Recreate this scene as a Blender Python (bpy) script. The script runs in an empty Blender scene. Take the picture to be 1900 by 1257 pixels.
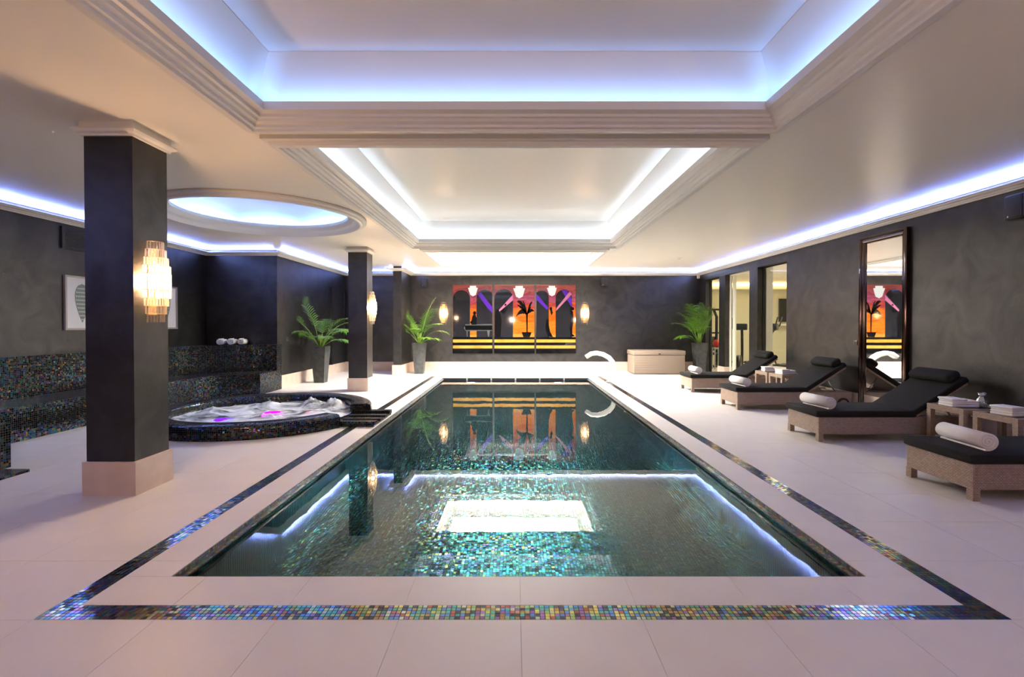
import bpy, bmesh, math, random
from mathutils import Vector, Matrix, Euler
import numpy as np

R = math.radians
random.seed(7)
scene = bpy.context.scene
col = scene.collection

# ------------------------------------------------------------------ camera
cam_d = bpy.data.cameras.new('camera')
cam = bpy.data.objects.new('camera', cam_d)
col.objects.link(cam)
PITCH = 0.6
cam.location = (0, 0, 1.45)
cam.rotation_euler = (R(90 - PITCH), 0, 0)
cam_d.sensor_width = 36.0
cam_d.lens = 910.0 / 1900.0 * 36.0
cam_d.shift_x = -5.0 / 1900.0
cam_d.shift_y = -(24.5 - 910 * math.tan(R(PITCH))) / 1900.0
cam_d.clip_start = 0.05
cam_d.clip_end = 200
scene.camera = cam

# ------------------------------------------------------------------ world, exposure
world = bpy.data.worlds.new('world')
scene.world = world
world.use_nodes = True
world.node_tree.nodes['Background'].inputs[0].default_value = (0.02, 0.025, 0.035, 1)
world.node_tree.nodes['Background'].inputs[1].default_value = 0.3
scene.view_settings.view_transform = 'Standard'
scene.view_settings.look = 'None'
scene.view_settings.gamma = 1.0
scene.view_settings.use_curve_mapping = False
scene.view_settings.exposure = 1.0
try:
    scene.cycles.use_denoising = True
    scene.cycles.max_bounces = 7
    scene.cycles.diffuse_bounces = 3
    scene.cycles.glossy_bounces = 4
    scene.cycles.use_adaptive_sampling = True
    scene.cycles.adaptive_threshold = 0.05
    scene.cycles.use_light_tree = True
    scene.cycles.transmission_bounces = 8
    scene.cycles.transparent_max_bounces = 24
    scene.cycles.sample_clamp_indirect = 12.0
except Exception:
    pass

# light levels (W per metre of strip etc.)
BLUE = (0.21, 0.31, 1.0)
BLUEW = (0.19, 0.40, 1.0)
L_COVE = 10.0        # cornice strips, per metre
L_C1 = 0.98         # near coffer, per metre
L_C2 = 1.35
L_RING = 2.6
L_PANEL = 40.0      # luminous panel emission of the far coffer
L_SCONCE = 38.0
L_REAR = 90.0
REAR_SIDE = 0.38      # the outer two behind the viewpoint, added to warm the near room
L_GYM = 95.0
L_SCONCE_END = 24.0   # the two on the end wall

CEIL = 3.165
XR, XL, YB, YF = 5.86, -7.0, 15.6, -3.0

def area_light(name, loc, direction, sx, sy, color, power, xaxis=None, spread=180):
    d = bpy.data.lights.new(name, 'AREA')
    d.shape = 'RECTANGLE'; d.size = sx; d.size_y = sy
    d.color = color; d.energy = power
    d.spread = R(spread)
    o = bpy.data.objects.new(name, d)
    col.objects.link(o)
    z = -Vector(direction).normalized()
    x = Vector(xaxis) if xaxis else Vector((1, 0, 0))
    x = (x - z * x.dot(z)).normalized()
    y = z.cross(x)
    o.matrix_world = Matrix.Translation(loc) @ Matrix((x, y, z)).transposed().to_4x4()
    return o

def point_light(name, loc, color, power, radius=0.05):
    d = bpy.data.lights.new(name, 'POINT')
    d.color = color; d.energy = power; d.shadow_soft_size = radius
    o = bpy.data.objects.new(name, d)
    o.location = loc
    col.objects.link(o)
    return o

# ------------------------------------------------------------------ materials
MATS = {}
def new_mat(name):
    m = bpy.data.materials.new(name)
    m.use_nodes = True
    nt = m.node_tree
    for n in list(nt.nodes):
        nt.nodes.remove(n)
    out = nt.nodes.new('ShaderNodeOutputMaterial')
    MATS[name] = m
    return m, nt, out

def N(nt, t, **kw):
    n = nt.nodes.new(t)
    for k, v in kw.items():
        setattr(n, k, v)
    return n

def setin(n, **kw):
    for k, v in kw.items():
        n.inputs[k.replace('_', ' ')].default_value = v

def pbr(name, color, rough=0.5, metal=0.0, spec=0.5, noise=None, bump=None, emit=None, coat=0.0, trans=0.0, sheen=0.0):
    m, nt, out = new_mat(name)
    b = N(nt, 'ShaderNodeBsdfPrincipled')
    b.inputs['Base Color'].default_value = (*color, 1)
    b.inputs['Roughness'].default_value = rough
    b.inputs['Metallic'].default_value = metal
    b.inputs['Specular IOR Level'].default_value = spec
    b.inputs['Coat Weight'].default_value = coat
    b.inputs['Transmission Weight'].default_value = trans
    b.inputs['Sheen Weight'].default_value = sheen
    if emit:
        b.inputs['Emission Color'].default_value = (*emit[0], 1)
        b.inputs['Emission Strength'].default_value = emit[1]
    nt.links.new(b.outputs[0], out.inputs[0])
    tc = None
    if noise or bump:
        tc = N(nt, 'ShaderNodeTexCoord')
    if noise:
        sc, c2, detail = noise
        nz = N(nt, 'ShaderNodeTexNoise'); nz.inputs['Scale'].default_value = sc; nz.inputs['Detail'].default_value = detail
        nt.links.new(tc.outputs['Object'], nz.inputs['Vector'])
        rp = N(nt, 'ShaderNodeValToRGB')
        rp.color_ramp.elements[0].position = 0.3; rp.color_ramp.elements[1].position = 0.7
        rp.color_ramp.elements[0].color = (*color, 1); rp.color_ramp.elements[1].color = (*c2, 1)
        nt.links.new(nz.outputs[0], rp.inputs[0]); nt.links.new(rp.outputs[0], b.inputs['Base Color'])
    if bump:
        sc, st, detail = bump
        nz = N(nt, 'ShaderNodeTexNoise'); nz.inputs['Scale'].default_value = sc; nz.inputs['Detail'].default_value = detail
        nz.inputs['Distortion'].default_value = 0.8
        nt.links.new(tc.outputs['Object'], nz.inputs['Vector'])
        bp = N(nt, 'ShaderNodeBump'); bp.inputs['Strength'].default_value = st; bp.inputs['Distance'].default_value = 0.01
        nt.links.new(nz.outputs[0], bp.inputs['Height']); nt.links.new(bp.outputs[0], b.inputs['Normal'])
    return m

def emis(name, color, strength, sampled=False):
    m, nt, out = new_mat(name)
    e = N(nt, 'ShaderNodeEmission'); e.inputs[0].default_value = (*color, 1); e.inputs[1].default_value = strength
    nt.links.new(e.outputs[0], out.inputs[0])
    if not sampled: m.cycles.emission_sampling = 'NONE'
    return m

pbr('ceiling_paint', (0.91, 0.86, 0.77), 0.34, spec=0.5)
pbr('moulding_paint', (0.80, 0.78, 0.74), 0.4, spec=0.3)
pbr('cream_marble', (0.66, 0.52, 0.43), 0.3, noise=(5.0, (0.55, 0.42, 0.34), 6.0))
pbr('floor_stone', (0.72, 0.67, 0.635), 0.42, spec=0.4, noise=(3.0, (0.68, 0.63, 0.595), 6.0))
pbr('grout_floor', (0.50, 0.46, 0.43), 0.8)
pbr('grout_mosaic', (0.07, 0.07, 0.078), 0.7)
pbr('white_towel', (0.85, 0.83, 0.83), 0.95, spec=0.1, bump=(160, 0.5, 3), sheen=0.3)
pbr('black_cushion', (0.011, 0.0105, 0.010), 0.85, spec=0.25, bump=(260, 0.15, 2))
pbr('planter_slate', (0.030, 0.032, 0.032), 0.5, noise=(9, (0.075, 0.08, 0.078), 6), bump=(30, 0.2, 4))
pbr('soil', (0.03, 0.02, 0.012), 0.95)
pbr('leaf', (0.06, 0.17, 0.010), 0.4, spec=0.4, noise=(6, (0.12, 0.25, 0.015), 3))
pbr('palm_stem', (0.16, 0.24, 0.03), 0.5)
pbr('black_plastic', (0.012, 0.012, 0.014), 0.35)
pbr('speaker_grille', (0.02, 0.02, 0.022), 0.6)
pbr('black_metal', (0.02, 0.02, 0.022), 0.35, metal=0.3)
pbr('dark_chrome', (0.10, 0.075, 0.065), 0.10, metal=1.0)
pbr('chrome', (0.7, 0.7, 0.72), 0.12, metal=1.0)
pbr('mirror_glass', (0.86, 0.87, 0.86), 0.015, metal=1.0)
pbr('spout_white', (0.82, 0.80, 0.76), 0.3)
pbr('deckbox_resin', (0.27, 0.21, 0.16), 0.6)
pbr('frame_silver', (0.42, 0.38, 0.34), 0.35, metal=0.4)
pbr('paper', (0.80, 0.80, 0.76), 0.6)
pbr('shell_ink', (0.22, 0.27, 0.22), 0.8)
pbr('door_black', (0.012, 0.012, 0.013), 0.4)
pbr('gym_wall', (0.72, 0.69, 0.52), 0.7)
pbr('gym_trim', (0.85, 0.82, 0.70), 0.5)
pbr('gym_grey', (0.35, 0.36, 0.36), 0.5)
pbr('red_rubber', (0.55, 0.03, 0.02), 0.4)
pbr('screen_black', (0.01, 0.011, 0.012), 0.15)
pbr('dark_glass', (0.02, 0.02, 0.022), 0.08)
pbr('brass', (0.75, 0.5, 0.25), 0.25, metal=1.0)
pbr('switch_grey', (0.10, 0.09, 0.085), 0.4, metal=0.5)
pbr('pool_steel', (0.55, 0.58, 0.58), 0.3, metal=0.8)
emis('lamp_panel', (1.0, 0.95, 0.85), L_PANEL, True)
emis('bulb_warm', (1.0, 0.58, 0.26), 16.0)
emis('pool_lamp', (0.75, 0.95, 0.95), 2.0)
emis('spa_violet', (0.12, 0.01, 1.0), 1.6)
emis('spa_pink', (0.85, 0.005, 0.8), 1.1)
emis('spa_red', (0.9, 0.03, 0.2), 0.5)

# charcoal polished plaster with trowelled swirls
def mk_plaster():
    m, nt, out = new_mat('charcoal_plaster')
    tc = N(nt, 'ShaderNodeTexCoord')
    b = N(nt, 'ShaderNodeBsdfPrincipled')
    nz = N(nt, 'ShaderNodeTexNoise'); setin(nz, Scale=2.2, Detail=5.0, Distortion=1.5)
    nt.links.new(tc.outputs['Object'], nz.inputs['Vector'])
    rp = N(nt, 'ShaderNodeValToRGB')
    rp.color_ramp.elements[0].position = 0.3; rp.color_ramp.elements[0].color = (0.056, 0.056, 0.057, 1)
    rp.color_ramp.elements[1].position = 0.75; rp.color_ramp.elements[1].color = (0.090, 0.089, 0.086, 1)
    nt.links.new(nz.outputs[0], rp.inputs[0]); nt.links.new(rp.outputs[0], b.inputs['Base Color'])
    setin(b, Roughness=0.42, Metallic=0.97)
    n2 = N(nt, 'ShaderNodeTexNoise'); setin(n2, Scale=11.0, Detail=4.0, Distortion=2.6)
    nt.links.new(tc.outputs['Object'], n2.inputs['Vector'])
    bp = N(nt, 'ShaderNodeBump'); setin(bp, Strength=0.16, Distance=0.01)
    nt.links.new(n2.outputs[0], bp.inputs['Height']); nt.links.new(bp.outputs[0], b.inputs['Normal'])
    nt.links.new(b.outputs[0], out.inputs[0])
mk_plaster()

def mk_wicker():
    m, nt, out = new_mat('wicker')
    uv = N(nt, 'ShaderNodeUVMap'); uv.uv_map = 'uv'
    b = N(nt, 'ShaderNodeBsdfPrincipled'); setin(b, Roughness=0.6)
    br = N(nt, 'ShaderNodeTexBrick'); br.offset = 0.5
    setin(br, Scale=1.0, Mortar_Size=0.0019, Brick_Width=0.026, Row_Height=0.0125, Mortar_Smooth=0.6, Bias=0.0)
    br.inputs['Color1'].default_value = (0.47, 0.35, 0.27, 1)
    br.inputs['Color2'].default_value = (0.36, 0.26, 0.20, 1)
    br.inputs['Mortar'].default_value = (0.15, 0.10, 0.075, 1)
    nt.links.new(uv.outputs[0], br.inputs['Vector'])
    nt.links.new(br.outputs['Color'], b.inputs['Base Color'])
    bp = N(nt, 'ShaderNodeBump'); bp.invert = True; setin(bp, Strength=0.8, Distance=0.004)
    nt.links.new(br.outputs['Fac'], bp.inputs['Height']); nt.links.new(bp.outputs[0], b.inputs['Normal'])
    nt.links.new(b.outputs[0], out.inputs[0])
mk_wicker()

def mk_mosaic(name, pitch, palette, metal=0.85, rough=0.2, tilt=0.10, grout=0.07, grout_col=(0.03, 0.03, 0.033)):
    """glass mosaic: one random colour and one random facet tilt per tile, read from metric uv"""
    m, nt, out = new_mat(name)
    L = nt.links.new
    uv = N(nt, 'ShaderNodeUVMap'); uv.uv_map = 'uv'
    sc = N(nt, 'ShaderNodeVectorMath', operation='SCALE'); sc.inputs['Scale'].default_value = 1.0 / pitch
    L(uv.outputs[0], sc.inputs[0])
    fl = N(nt, 'ShaderNodeVectorMath', operation='FLOOR'); L(sc.outputs[0], fl.inputs[0])
    fr = N(nt, 'ShaderNodeVectorMath', operation='FRACTION'); L(sc.outputs[0], fr.inputs[0])
    wn = N(nt, 'ShaderNodeTexWhiteNoise', noise_dimensions='3D'); L(fl.outputs[0], wn.inputs['Vector'])
    rp = N(nt, 'ShaderNodeValToRGB'); rp.color_ramp.interpolation = 'CONSTANT'
    els = rp.color_ramp.elements
    els[0].position = 0.0; els[0].color = (*palette[0][1], 1)
    els[1].position = palette[1][0]; els[1].color = (*palette[1][1], 1)
    for p, c in palette[2:]:
        e = els.new(p); e.color = (*c, 1)
    L(wn.outputs['Value'], rp.inputs[0])
    sub = N(nt, 'ShaderNodeVectorMath', operation='SUBTRACT'); sub.inputs[1].default_value = (0.5, 0.5, 0.5); L(fr.outputs[0], sub.inputs[0])
    ab = N(nt, 'ShaderNodeVectorMath', operation='ABSOLUTE'); L(sub.outputs[0], ab.inputs[0])
    sp = N(nt, 'ShaderNodeSeparateXYZ'); L(ab.outputs[0], sp.inputs[0])
    mx = N(nt, 'ShaderNodeMath', operation='MAXIMUM'); L(sp.outputs[0], mx.inputs[0]); L(sp.outputs[1], mx.inputs[1])
    gt = N(nt, 'ShaderNodeMath', operation='GREATER_THAN'); gt.inputs[1].default_value = 0.5 - grout; L(mx.outputs[0], gt.inputs[0])
    mix = N(nt, 'ShaderNodeMix', data_type='RGBA'); L(gt.outputs[0], mix.inputs[0]); L(rp.outputs[0], mix.inputs[6])
    mix.inputs[7].default_value = (*grout_col, 1)
    g = N(nt, 'ShaderNodeNewGeometry')
    s2 = N(nt, 'ShaderNodeVectorMath', operation='SUBTRACT'); s2.inputs[1].default_value = (0.5, 0.5, 0.5); L(wn.outputs['Color'], s2.inputs[0])
    s3 = N(nt, 'ShaderNodeVectorMath', operation='SCALE'); s3.inputs['Scale'].default_value = tilt; L(s2.outputs[0], s3.inputs[0])
    ad = N(nt, 'ShaderNodeVectorMath', operation='ADD'); L(g.outputs['Normal'], ad.inputs[0]); L(s3.outputs[0], ad.inputs[1])
    nm = N(nt, 'ShaderNodeVectorMath', operation='NORMALIZE'); L(ad.outputs[0], nm.inputs[0])
    b = N(nt, 'ShaderNodeBsdfPrincipled'); L(mix.outputs[2], b.inputs['Base Color']); L(nm.outputs[0], b.inputs['Normal'])
    ro = N(nt, 'ShaderNodeMath', operation='MULTIPLY_ADD'); ro.inputs[1].default_value = 0.7 - rough; ro.inputs[2].default_value = rough
    L(gt.outputs[0], ro.inputs[0]); L(ro.outputs[0], b.inputs['Roughness'])
    me = N(nt, 'ShaderNodeMath', operation='MULTIPLY_ADD'); me.inputs[1].default_value = -metal; me.inputs[2].default_value = metal
    L(gt.outputs[0], me.inputs[0]); L(me.outputs[0], b.inputs['Metallic'])
    L(b.outputs[0], out.inputs[0])
    return m

PAL_DARK = [(0, (0.0078, 0.0086, 0.0117)), (0.22, (0.0117, 0.0663, 0.078)), (0.36, (0.0195, 0.039, 0.1404)), (0.48, (0.078, 0.0312, 0.0195)),
            (0.58, (0.0312, 0.078, 0.039)), (0.68, (0.1638, 0.0936, 0.0273)), (0.77, (0.0468, 0.0195, 0.0858)), (0.86, (0.0858, 0.0936, 0.1014)), (0.94, (0.0195, 0.1092, 0.1404))]
PAL_BAND = [(0, (0.10, 0.10, 0.14)), (0.16, (0.12, 0.38, 0.36)), (0.30, (0.14, 0.26, 0.60)), (0.44, (0.45, 0.30, 0.16)),
            (0.56, (0.30, 0.42, 0.22)), (0.68, (0.60, 0.52, 0.20)), (0.78, (0.32, 0.18, 0.42)), (0.88, (0.50, 0.55, 0.45)), (0.95, (0.42, 0.14, 0.12))]
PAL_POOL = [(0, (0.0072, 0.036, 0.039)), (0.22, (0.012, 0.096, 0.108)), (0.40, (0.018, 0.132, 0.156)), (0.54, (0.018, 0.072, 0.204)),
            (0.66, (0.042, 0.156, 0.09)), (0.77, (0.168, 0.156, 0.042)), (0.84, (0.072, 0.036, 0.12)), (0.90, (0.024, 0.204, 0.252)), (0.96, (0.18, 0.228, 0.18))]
mk_mosaic('mosaic_dark', 0.025, PAL_DARK, metal=1.0, rough=0.18, tilt=0.12)
mk_mosaic('mosaic_band', 0.025, PAL_BAND, metal=1.0, rough=0.14, tilt=0.04, grout=-0.1)
mk_mosaic('mosaic_waterline', 0.025, [(p, tuple(0.5 * x + 0.06 for x in c)) for p, c in PAL_BAND], metal=0.3, rough=0.2, tilt=0.10)
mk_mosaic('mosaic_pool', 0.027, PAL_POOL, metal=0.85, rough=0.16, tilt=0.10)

def mk_water():
    m, nt, out = new_mat('pool_water')
    L = nt.links.new
    tc = N(nt, 'ShaderNodeTexCoord')
    mp = N(nt, 'ShaderNodeMapping'); mp.inputs['Scale'].default_value = (1.0, 0.55, 1.0); L(tc.outputs['Object'], mp.inputs[0])
    nz = N(nt, 'ShaderNodeTexNoise'); setin(nz, Scale=5.0, Detail=2.0); L(mp.outputs[0], nz.inputs['Vector'])
    bp = N(nt, 'ShaderNodeBump'); setin(bp, Strength=0.05, Distance=0.01); L(nz.outputs[0], bp.inputs['Height'])
    fr = N(nt, 'ShaderNodeFresnel'); fr.inputs[0].default_value = 1.333; L(bp.outputs[0], fr.inputs['Normal'])
    rf = N(nt, 'ShaderNodeBsdfRefraction'); rf.inputs['Color'].default_value = (0.72, 0.93, 0.93, 1)
    rf.inputs['Roughness'].default_value = 0.0; rf.inputs['IOR'].default_value = 1.333; L(bp.outputs[0], rf.inputs['Normal'])
    gl = N(nt, 'ShaderNodeBsdfAnisotropic'); gl.inputs['Color'].default_value = (1, 1, 1, 1); gl.inputs['Roughness'].default_value = 0.0
    L(bp.outputs[0], gl.inputs['Normal'])
    mx = N(nt, 'ShaderNodeMixShader'); L(fr.outputs[0], mx.inputs[0]); L(rf.outputs[0], mx.inputs[1]); L(gl.outputs[0], mx.inputs[2])
    L(mx.outputs[0], out.inputs[0])
mk_water()

def mk_thin(name, tint, ior=1.45, extra_gloss=0.0):
    m, nt, out = new_mat(name)
    L = nt.links.new
    lw = N(nt, 'ShaderNodeLayerWeight'); lw.inputs[0].default_value = 0.5
    pw = N(nt, 'ShaderNodeMath', operation='POWER'); pw.inputs[1].default_value = 5.0; L(lw.outputs['Facing'], pw.inputs[0])
    fr = N(nt, 'ShaderNodeMath', operation='MULTIPLY_ADD'); fr.inputs[1].default_value = 0.9; fr.inputs[2].default_value = ((ior - 1) / (ior + 1)) ** 2 + extra_gloss
    L(pw.outputs[0], fr.inputs[0])
    tr = N(nt, 'ShaderNodeBsdfTransparent'); tr.inputs[0].default_value = (*tint, 1)
    gl = N(nt, 'ShaderNodeBsdfAnisotropic'); gl.inputs['Roughness'].default_value = 0.02
    mx = N(nt, 'ShaderNodeMixShader'); L(fr.outputs[0], mx.inputs[0]); L(tr.outputs[0], mx.inputs[1]); L(gl.outputs[0], mx.inputs[2])
    L(mx.outputs[0], out.inputs[0])
mk_thin('window_glass', (0.93, 0.95, 0.93))
mk_thin('vase_glass', (0.90, 0.92, 0.93), 1.6, 0.25)

def mk_crystal():
    m, nt, out = new_mat('crystal')
    L = nt.links.new
    tr = N(nt, 'ShaderNodeBsdfTransparent'); tr.inputs[0].default_value = (1, 0.97, 0.93, 1)
    tl = N(nt, 'ShaderNodeBsdfTranslucent'); tl.inputs[0].default_value = (0.95, 0.90, 0.84, 1)
    gl = N(nt, 'ShaderNodeBsdfAnisotropic'); gl.inputs['Color'].default_value = (0.95, 0.93, 0.9, 1); gl.inputs['Roughness'].default_value = 0.08
    a = N(nt, 'ShaderNodeMixShader'); a.inputs[0].default_value = 0.075; L(tr.outputs[0], a.inputs[1]); L(tl.outputs[0], a.inputs[2])
    c = N(nt, 'ShaderNodeMixShader'); c.inputs[0].default_value = 0.16; L(a.outputs[0], c.inputs[1]); L(gl.outputs[0], c.inputs[2])
    L(c.outputs[0], out.inputs[0])
mk_crystal()

def mk_foam():
    m, nt, out = new_mat('spa_water')
    L = nt.links.new
    tc = N(nt, 'ShaderNodeTexCoord')
    nz = N(nt, 'ShaderNodeTexNoise'); setin(nz, Scale=1.9, Detail=6.0, Distortion=1.2, Roughness=0.6); L(tc.outputs['Object'], nz.inputs['Vector'])
    rp = N(nt, 'ShaderNodeValToRGB'); rp.color_ramp.elements[0].position = 0.34; rp.color_ramp.elements[1].position = 0.56
    L(nz.outputs[0], rp.inputs[0])
    df = N(nt, 'ShaderNodeBsdfPrincipled'); df.inputs['Base Color'].default_value = (0.72, 0.76, 0.80, 1); df.inputs['Roughness'].default_value = 0.35
    tr = N(nt, 'ShaderNodeBsdfTransparent'); tr.inputs[0].default_value = (0.8, 0.85, 0.95, 1)
    gl = N(nt, 'ShaderNodeBsdfAnisotropic'); gl.inputs['Roughness'].default_value = 0.05
    w = N(nt, 'ShaderNodeMixShader'); w.inputs[0].default_value = 0.12; L(tr.outputs[0], w.inputs[1]); L(gl.outputs[0], w.inputs[2])
    mx = N(nt, 'ShaderNodeMixShader'); L(rp.outputs[0], mx.inputs[0]); L(w.outputs[0], mx.inputs[1]); L(df.outputs[0], mx.inputs[2])
    L(mx.outputs[0], out.inputs[0])
mk_foam()

def mk_art_sky():
    """printed sunset swirl: pink-red above, orange below"""
    m, nt, out = new_mat('art_sunset')
    L = nt.links.new
    tc = N(nt, 'ShaderNodeTexCoord')
    wv = N(nt, 'ShaderNodeTexNoise'); setin(wv, Scale=2.0, Detail=3.0, Distortion=2.0)
    mp = N(nt, 'ShaderNodeMapping'); mp.inputs['Scale'].default_value = (0.8, 1, 3.2); L(tc.outputs['Object'], mp.inputs[0]); L(mp.outputs[0], wv.inputs['Vector'])
    sp = N(nt, 'ShaderNodeSeparateXYZ'); L(tc.outputs['Object'], sp.inputs[0])
    ma = N(nt, 'ShaderNodeMath', operation='MULTIPLY_ADD'); ma.inputs[1].default_value = 0.9; L(wv.outputs[0], ma.inputs[0]); L(sp.outputs[2], ma.inputs[2])
    mr = N(nt, 'ShaderNodeMapRange'); mr.inputs[1].default_value = 1.5; mr.inputs[2].default_value = 3.2; L(ma.outputs[0], mr.inputs[0])
    rp = N(nt, 'ShaderNodeValToRGB'); e = rp.color_ramp.elements
    e[0].position = 0.0; e[0].color = (0.3112, 0.1376, 0.0262, 1)
    e[1].position = 1.0; e[1].color = (0.1802, 0.0393, 0.0393, 1)
    for p, c in ((0.12, (0.2948, 0.0655, 0.0049)), (0.24, (0.3112, 0.0983, 0.0098)), (0.36, (0.2785, 0.0459, 0.0033)), (0.5, (0.2948, 0.0786, 0.0098)), (0.62, (0.1802, 0.0197, 0.0197)), (0.72, (0.2031, 0.0524, 0.0983)), (0.84, (0.1474, 0.0164, 0.0295)), (0.93, (0.2457, 0.0524, 0.0328))):
        k = e.new(p); k.color = (*c, 1)
    L(mr.outputs[0], rp.inputs[0])
    b = N(nt, 'ShaderNodeBsdfPrincipled'); setin(b, Roughness=0.06); L(rp.outputs[0], b.inputs['Base Color'])
    L(b.outputs[0], out.inputs[0])
mk_art_sky()
pbr('art_black', (0.012, 0.012, 0.015), 0.05)
pbr('art_silhouette', (0.004, 0.004, 0.005), 0.05)
pbr('art_grey', (0.05, 0.055, 0.06), 0.05)
pbr('art_gold', (0.33, 0.15, 0.02), 0.06, noise=(3.0, (0.40, 0.22, 0.05), 2.0))
pbr('art_purple', (0.06, 0.015, 0.25), 0.06)
pbr('art_pink', (0.30, 0.10, 0.18), 0.06)
emis('art_lamp', (1.0, 0.97, 0.90), 0.5)

# ------------------------------------------------------------------ mesh helpers
class MB:
    def __init__(s):
        s.v = []; s.f = []; s.sm = []; s.uv = {}
    def face(s, pts, smooth=False, uv=None):
        i = len(s.v)
        s.v += [tuple(p) for p in pts]
        s.f.append(tuple(range(i, i + len(pts)))); s.sm.append(smooth)
        if uv: s.uv[len(s.f) - 1] = uv
        return s
    def box(s, x0, x1, y0, y1, z0, z1, M=None):
        p = [Vector((x, y, z)) for z in (z0, z1) for y in (y0, y1) for x in (x0, x1)]
        if M is not None: p = [M @ q for q in p]
        i = len(s.v); s.v += [tuple(q) for q in p]
        for f in ((0, 2, 3, 1), (4, 5, 7, 6), (0, 1, 5, 4), (1, 3, 7, 5), (3, 2, 6, 7), (2, 0, 4, 6)):
            s.f.append(tuple(i + k for k in f)); s.sm.append(False)
        return s
    def rbox(s, x0, x1, y0, y1, z0, z1, r=0.02, seg=3, M=None):
        bm = bmesh.new()
        bmesh.ops.create_cube(bm, size=1.0)
        for v in bm.verts:
            v.co = Vector(((x0 + x1) / 2 + v.co.x * (x1 - x0), (y0 + y1) / 2 + v.co.y * (y1 - y0), (z0 + z1) / 2 + v.co.z * (z1 - z0)))
        bmesh.ops.bevel(bm, geom=list(bm.edges), offset=r, segments=seg, affect='EDGES', profile=0.5)
        i = len(s.v)
        bm.verts.ensure_lookup_table()
        s.v += [tuple(M @ v.co) if M is not None else tuple(v.co) for v in bm.verts]
        for f in bm.faces:
            s.f.append(tuple(i + v.index for v in f.verts)); s.sm.append(True)
        bm.free()
        return s
    def grid(s, rows, closed_u=False, smooth=True, uvs=None):
        """rows: list of lists of points; uvs likewise (metric)"""
        i = len(s.v); n = len(rows[0])
        for r in rows: s.v += [tuple(p) for p in r]
        for a in range(len(rows) - 1):
            for b in range(n if closed_u else n - 1):
                c = (b + 1) % n
                s.f.append((i + a * n + b, i + a * n + c, i + (a + 1) * n + c, i + (a + 1) * n + b)); s.sm.append(smooth)
                if uvs:
                    s.uv[len(s.f) - 1] = (uvs[a][b], uvs[a][b + 1], uvs[a + 1][b + 1], uvs[a + 1][b])
        return s
    def tube(s, path, rad, n=10, cap=True, sx=1.0):
        path = [Vector(p) for p in path]
        if not hasattr(rad, '__len__'): rad = [rad] * len(path)
        rows = []
        up = None
        for k, p in enumerate(path):
            t = (path[min(k + 1, len(path) - 1)] - path[max(k - 1, 0)]).normalized()
            if up is None:
                up = Vector((0, 0, 1)) if abs(t.z) < 0.9 else Vector((1, 0, 0))
            u = (up - t * up.dot(t)).normalized(); w = t.cross(u); up = u
            rows.append([p + (u * math.cos(a) + w * math.sin(a) * sx) * rad[k] for a in [2 * math.pi * j / n for j in range(n)]])
        s.grid(rows, closed_u=True)
        if cap:
            s.face(list(reversed(rows[0]))); s.face(rows[-1])
        return s
    def lathe(s, prof, c=(0, 0, 0), n=32, smooth=True, a0=0.0, a1=2 * math.pi, uvm=False):
        """prof: (r, z)"""
        full = abs(a1 - a0 - 2 * math.pi) < 1e-6
        m = n if full else n + 1
        rows = []; uvs = []
        acc = 0.0
        for k, (r, z) in enumerate(prof):
            if k: acc += math.hypot(r - prof[k - 1][0], z - prof[k - 1][1])
            rows.append([(c[0] + r * math.cos(a0 + (a1 - a0) * j / n), c[1] + r * math.sin(a0 + (a1 - a0) * j / n), c[2] + z) for j in range(m)])
            rr = max(p[0] for p in prof)
            uvs.append([(rr * (a0 + (a1 - a0) * j / n) + 50, acc) for j in range(m + 1)])
        s.grid(rows, closed_u=full, smooth=smooth, uvs=uvs if uvm else None)
        return s
    def prism(s, poly, axis, d0, d1):
        """extrude a 2D polygon: axis 'y' -> poly (x,z); 'x' -> (y,z); 'z' -> (x,y)"""
        def P(p, d):
            return {'y': (p[0], d, p[1]), 'x': (d, p[0], p[1]), 'z': (p[0], p[1], d)}[axis]
        n = len(poly)
        s.face([P(p, d0) for p in poly]); s.face([P(p, d1) for p in reversed(poly)])
        for k in range(n):
            a, b = poly[k], poly[(k + 1) % n]
            s.face([P(a, d0), P(a, d1), P(b, d1), P(b, d0)])
        return s
    def build(s, name, mat, parent=None, loc=None, fix=True):
        me = bpy.data.meshes.new(name)
        me.from_pydata(s.v, [], s.f)
        me.polygons.foreach_set('use_smooth', s.sm)
        if fix:
            bm = bmesh.new(); bm.from_mesh(me)
            if not s.uv:
                bmesh.ops.remove_doubles(bm, verts=bm.verts, dist=1e-5)
            bmesh.ops.recalc_face_normals(bm, faces=bm.faces)
            if not s.uv:
                bm.to_mesh(me); bm.free()
                write_uv(me, {})
            else:
                lay = bm.loops.layers.uv.new('uv')
                bm.faces.ensure_lookup_table()
                for fi, f in enumerate(bm.faces):
                    if fi in s.uv:
                        base = s.f[fi]; mp = dict(zip(base, s.uv[fi]))
                        for lp in f.loops: lp[lay].uv = mp[lp.vert.index]
                    else:
                        for lp in f.loops: lp[lay].uv = box_uv(lp.vert.co, f.normal)
                bm.to_mesh(me); bm.free()
        else:
            write_uv(me, s.uv)
        me.materials.append(MATS[mat])
        o = bpy.data.objects.new(name, me)
        col.objects.link(o)
        if loc is not None: o.location = loc
        if parent is not None: o.parent = parent
        return o

def box_uv(co, n):
    ax = max(range(3), key=lambda k: abs(n[k]))
    if ax == 0: return (co[1] + 100, co[2] + 100)
    if ax == 1: return (co[0] + 100, co[2] + 100)
    return (co[0] + 100, co[1] + 100)

def write_uv(me, uvs):
    lay = me.uv_layers.new(name='uv')
    vs = me.vertices
    for p in me.polygons:
        u = uvs.get(p.index)
        for k, li in enumerate(p.loop_indices):
            lay.data[li].uv = u[k] if u else box_uv(vs[me.loops[li].vertex_index].co, p.normal)

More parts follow.
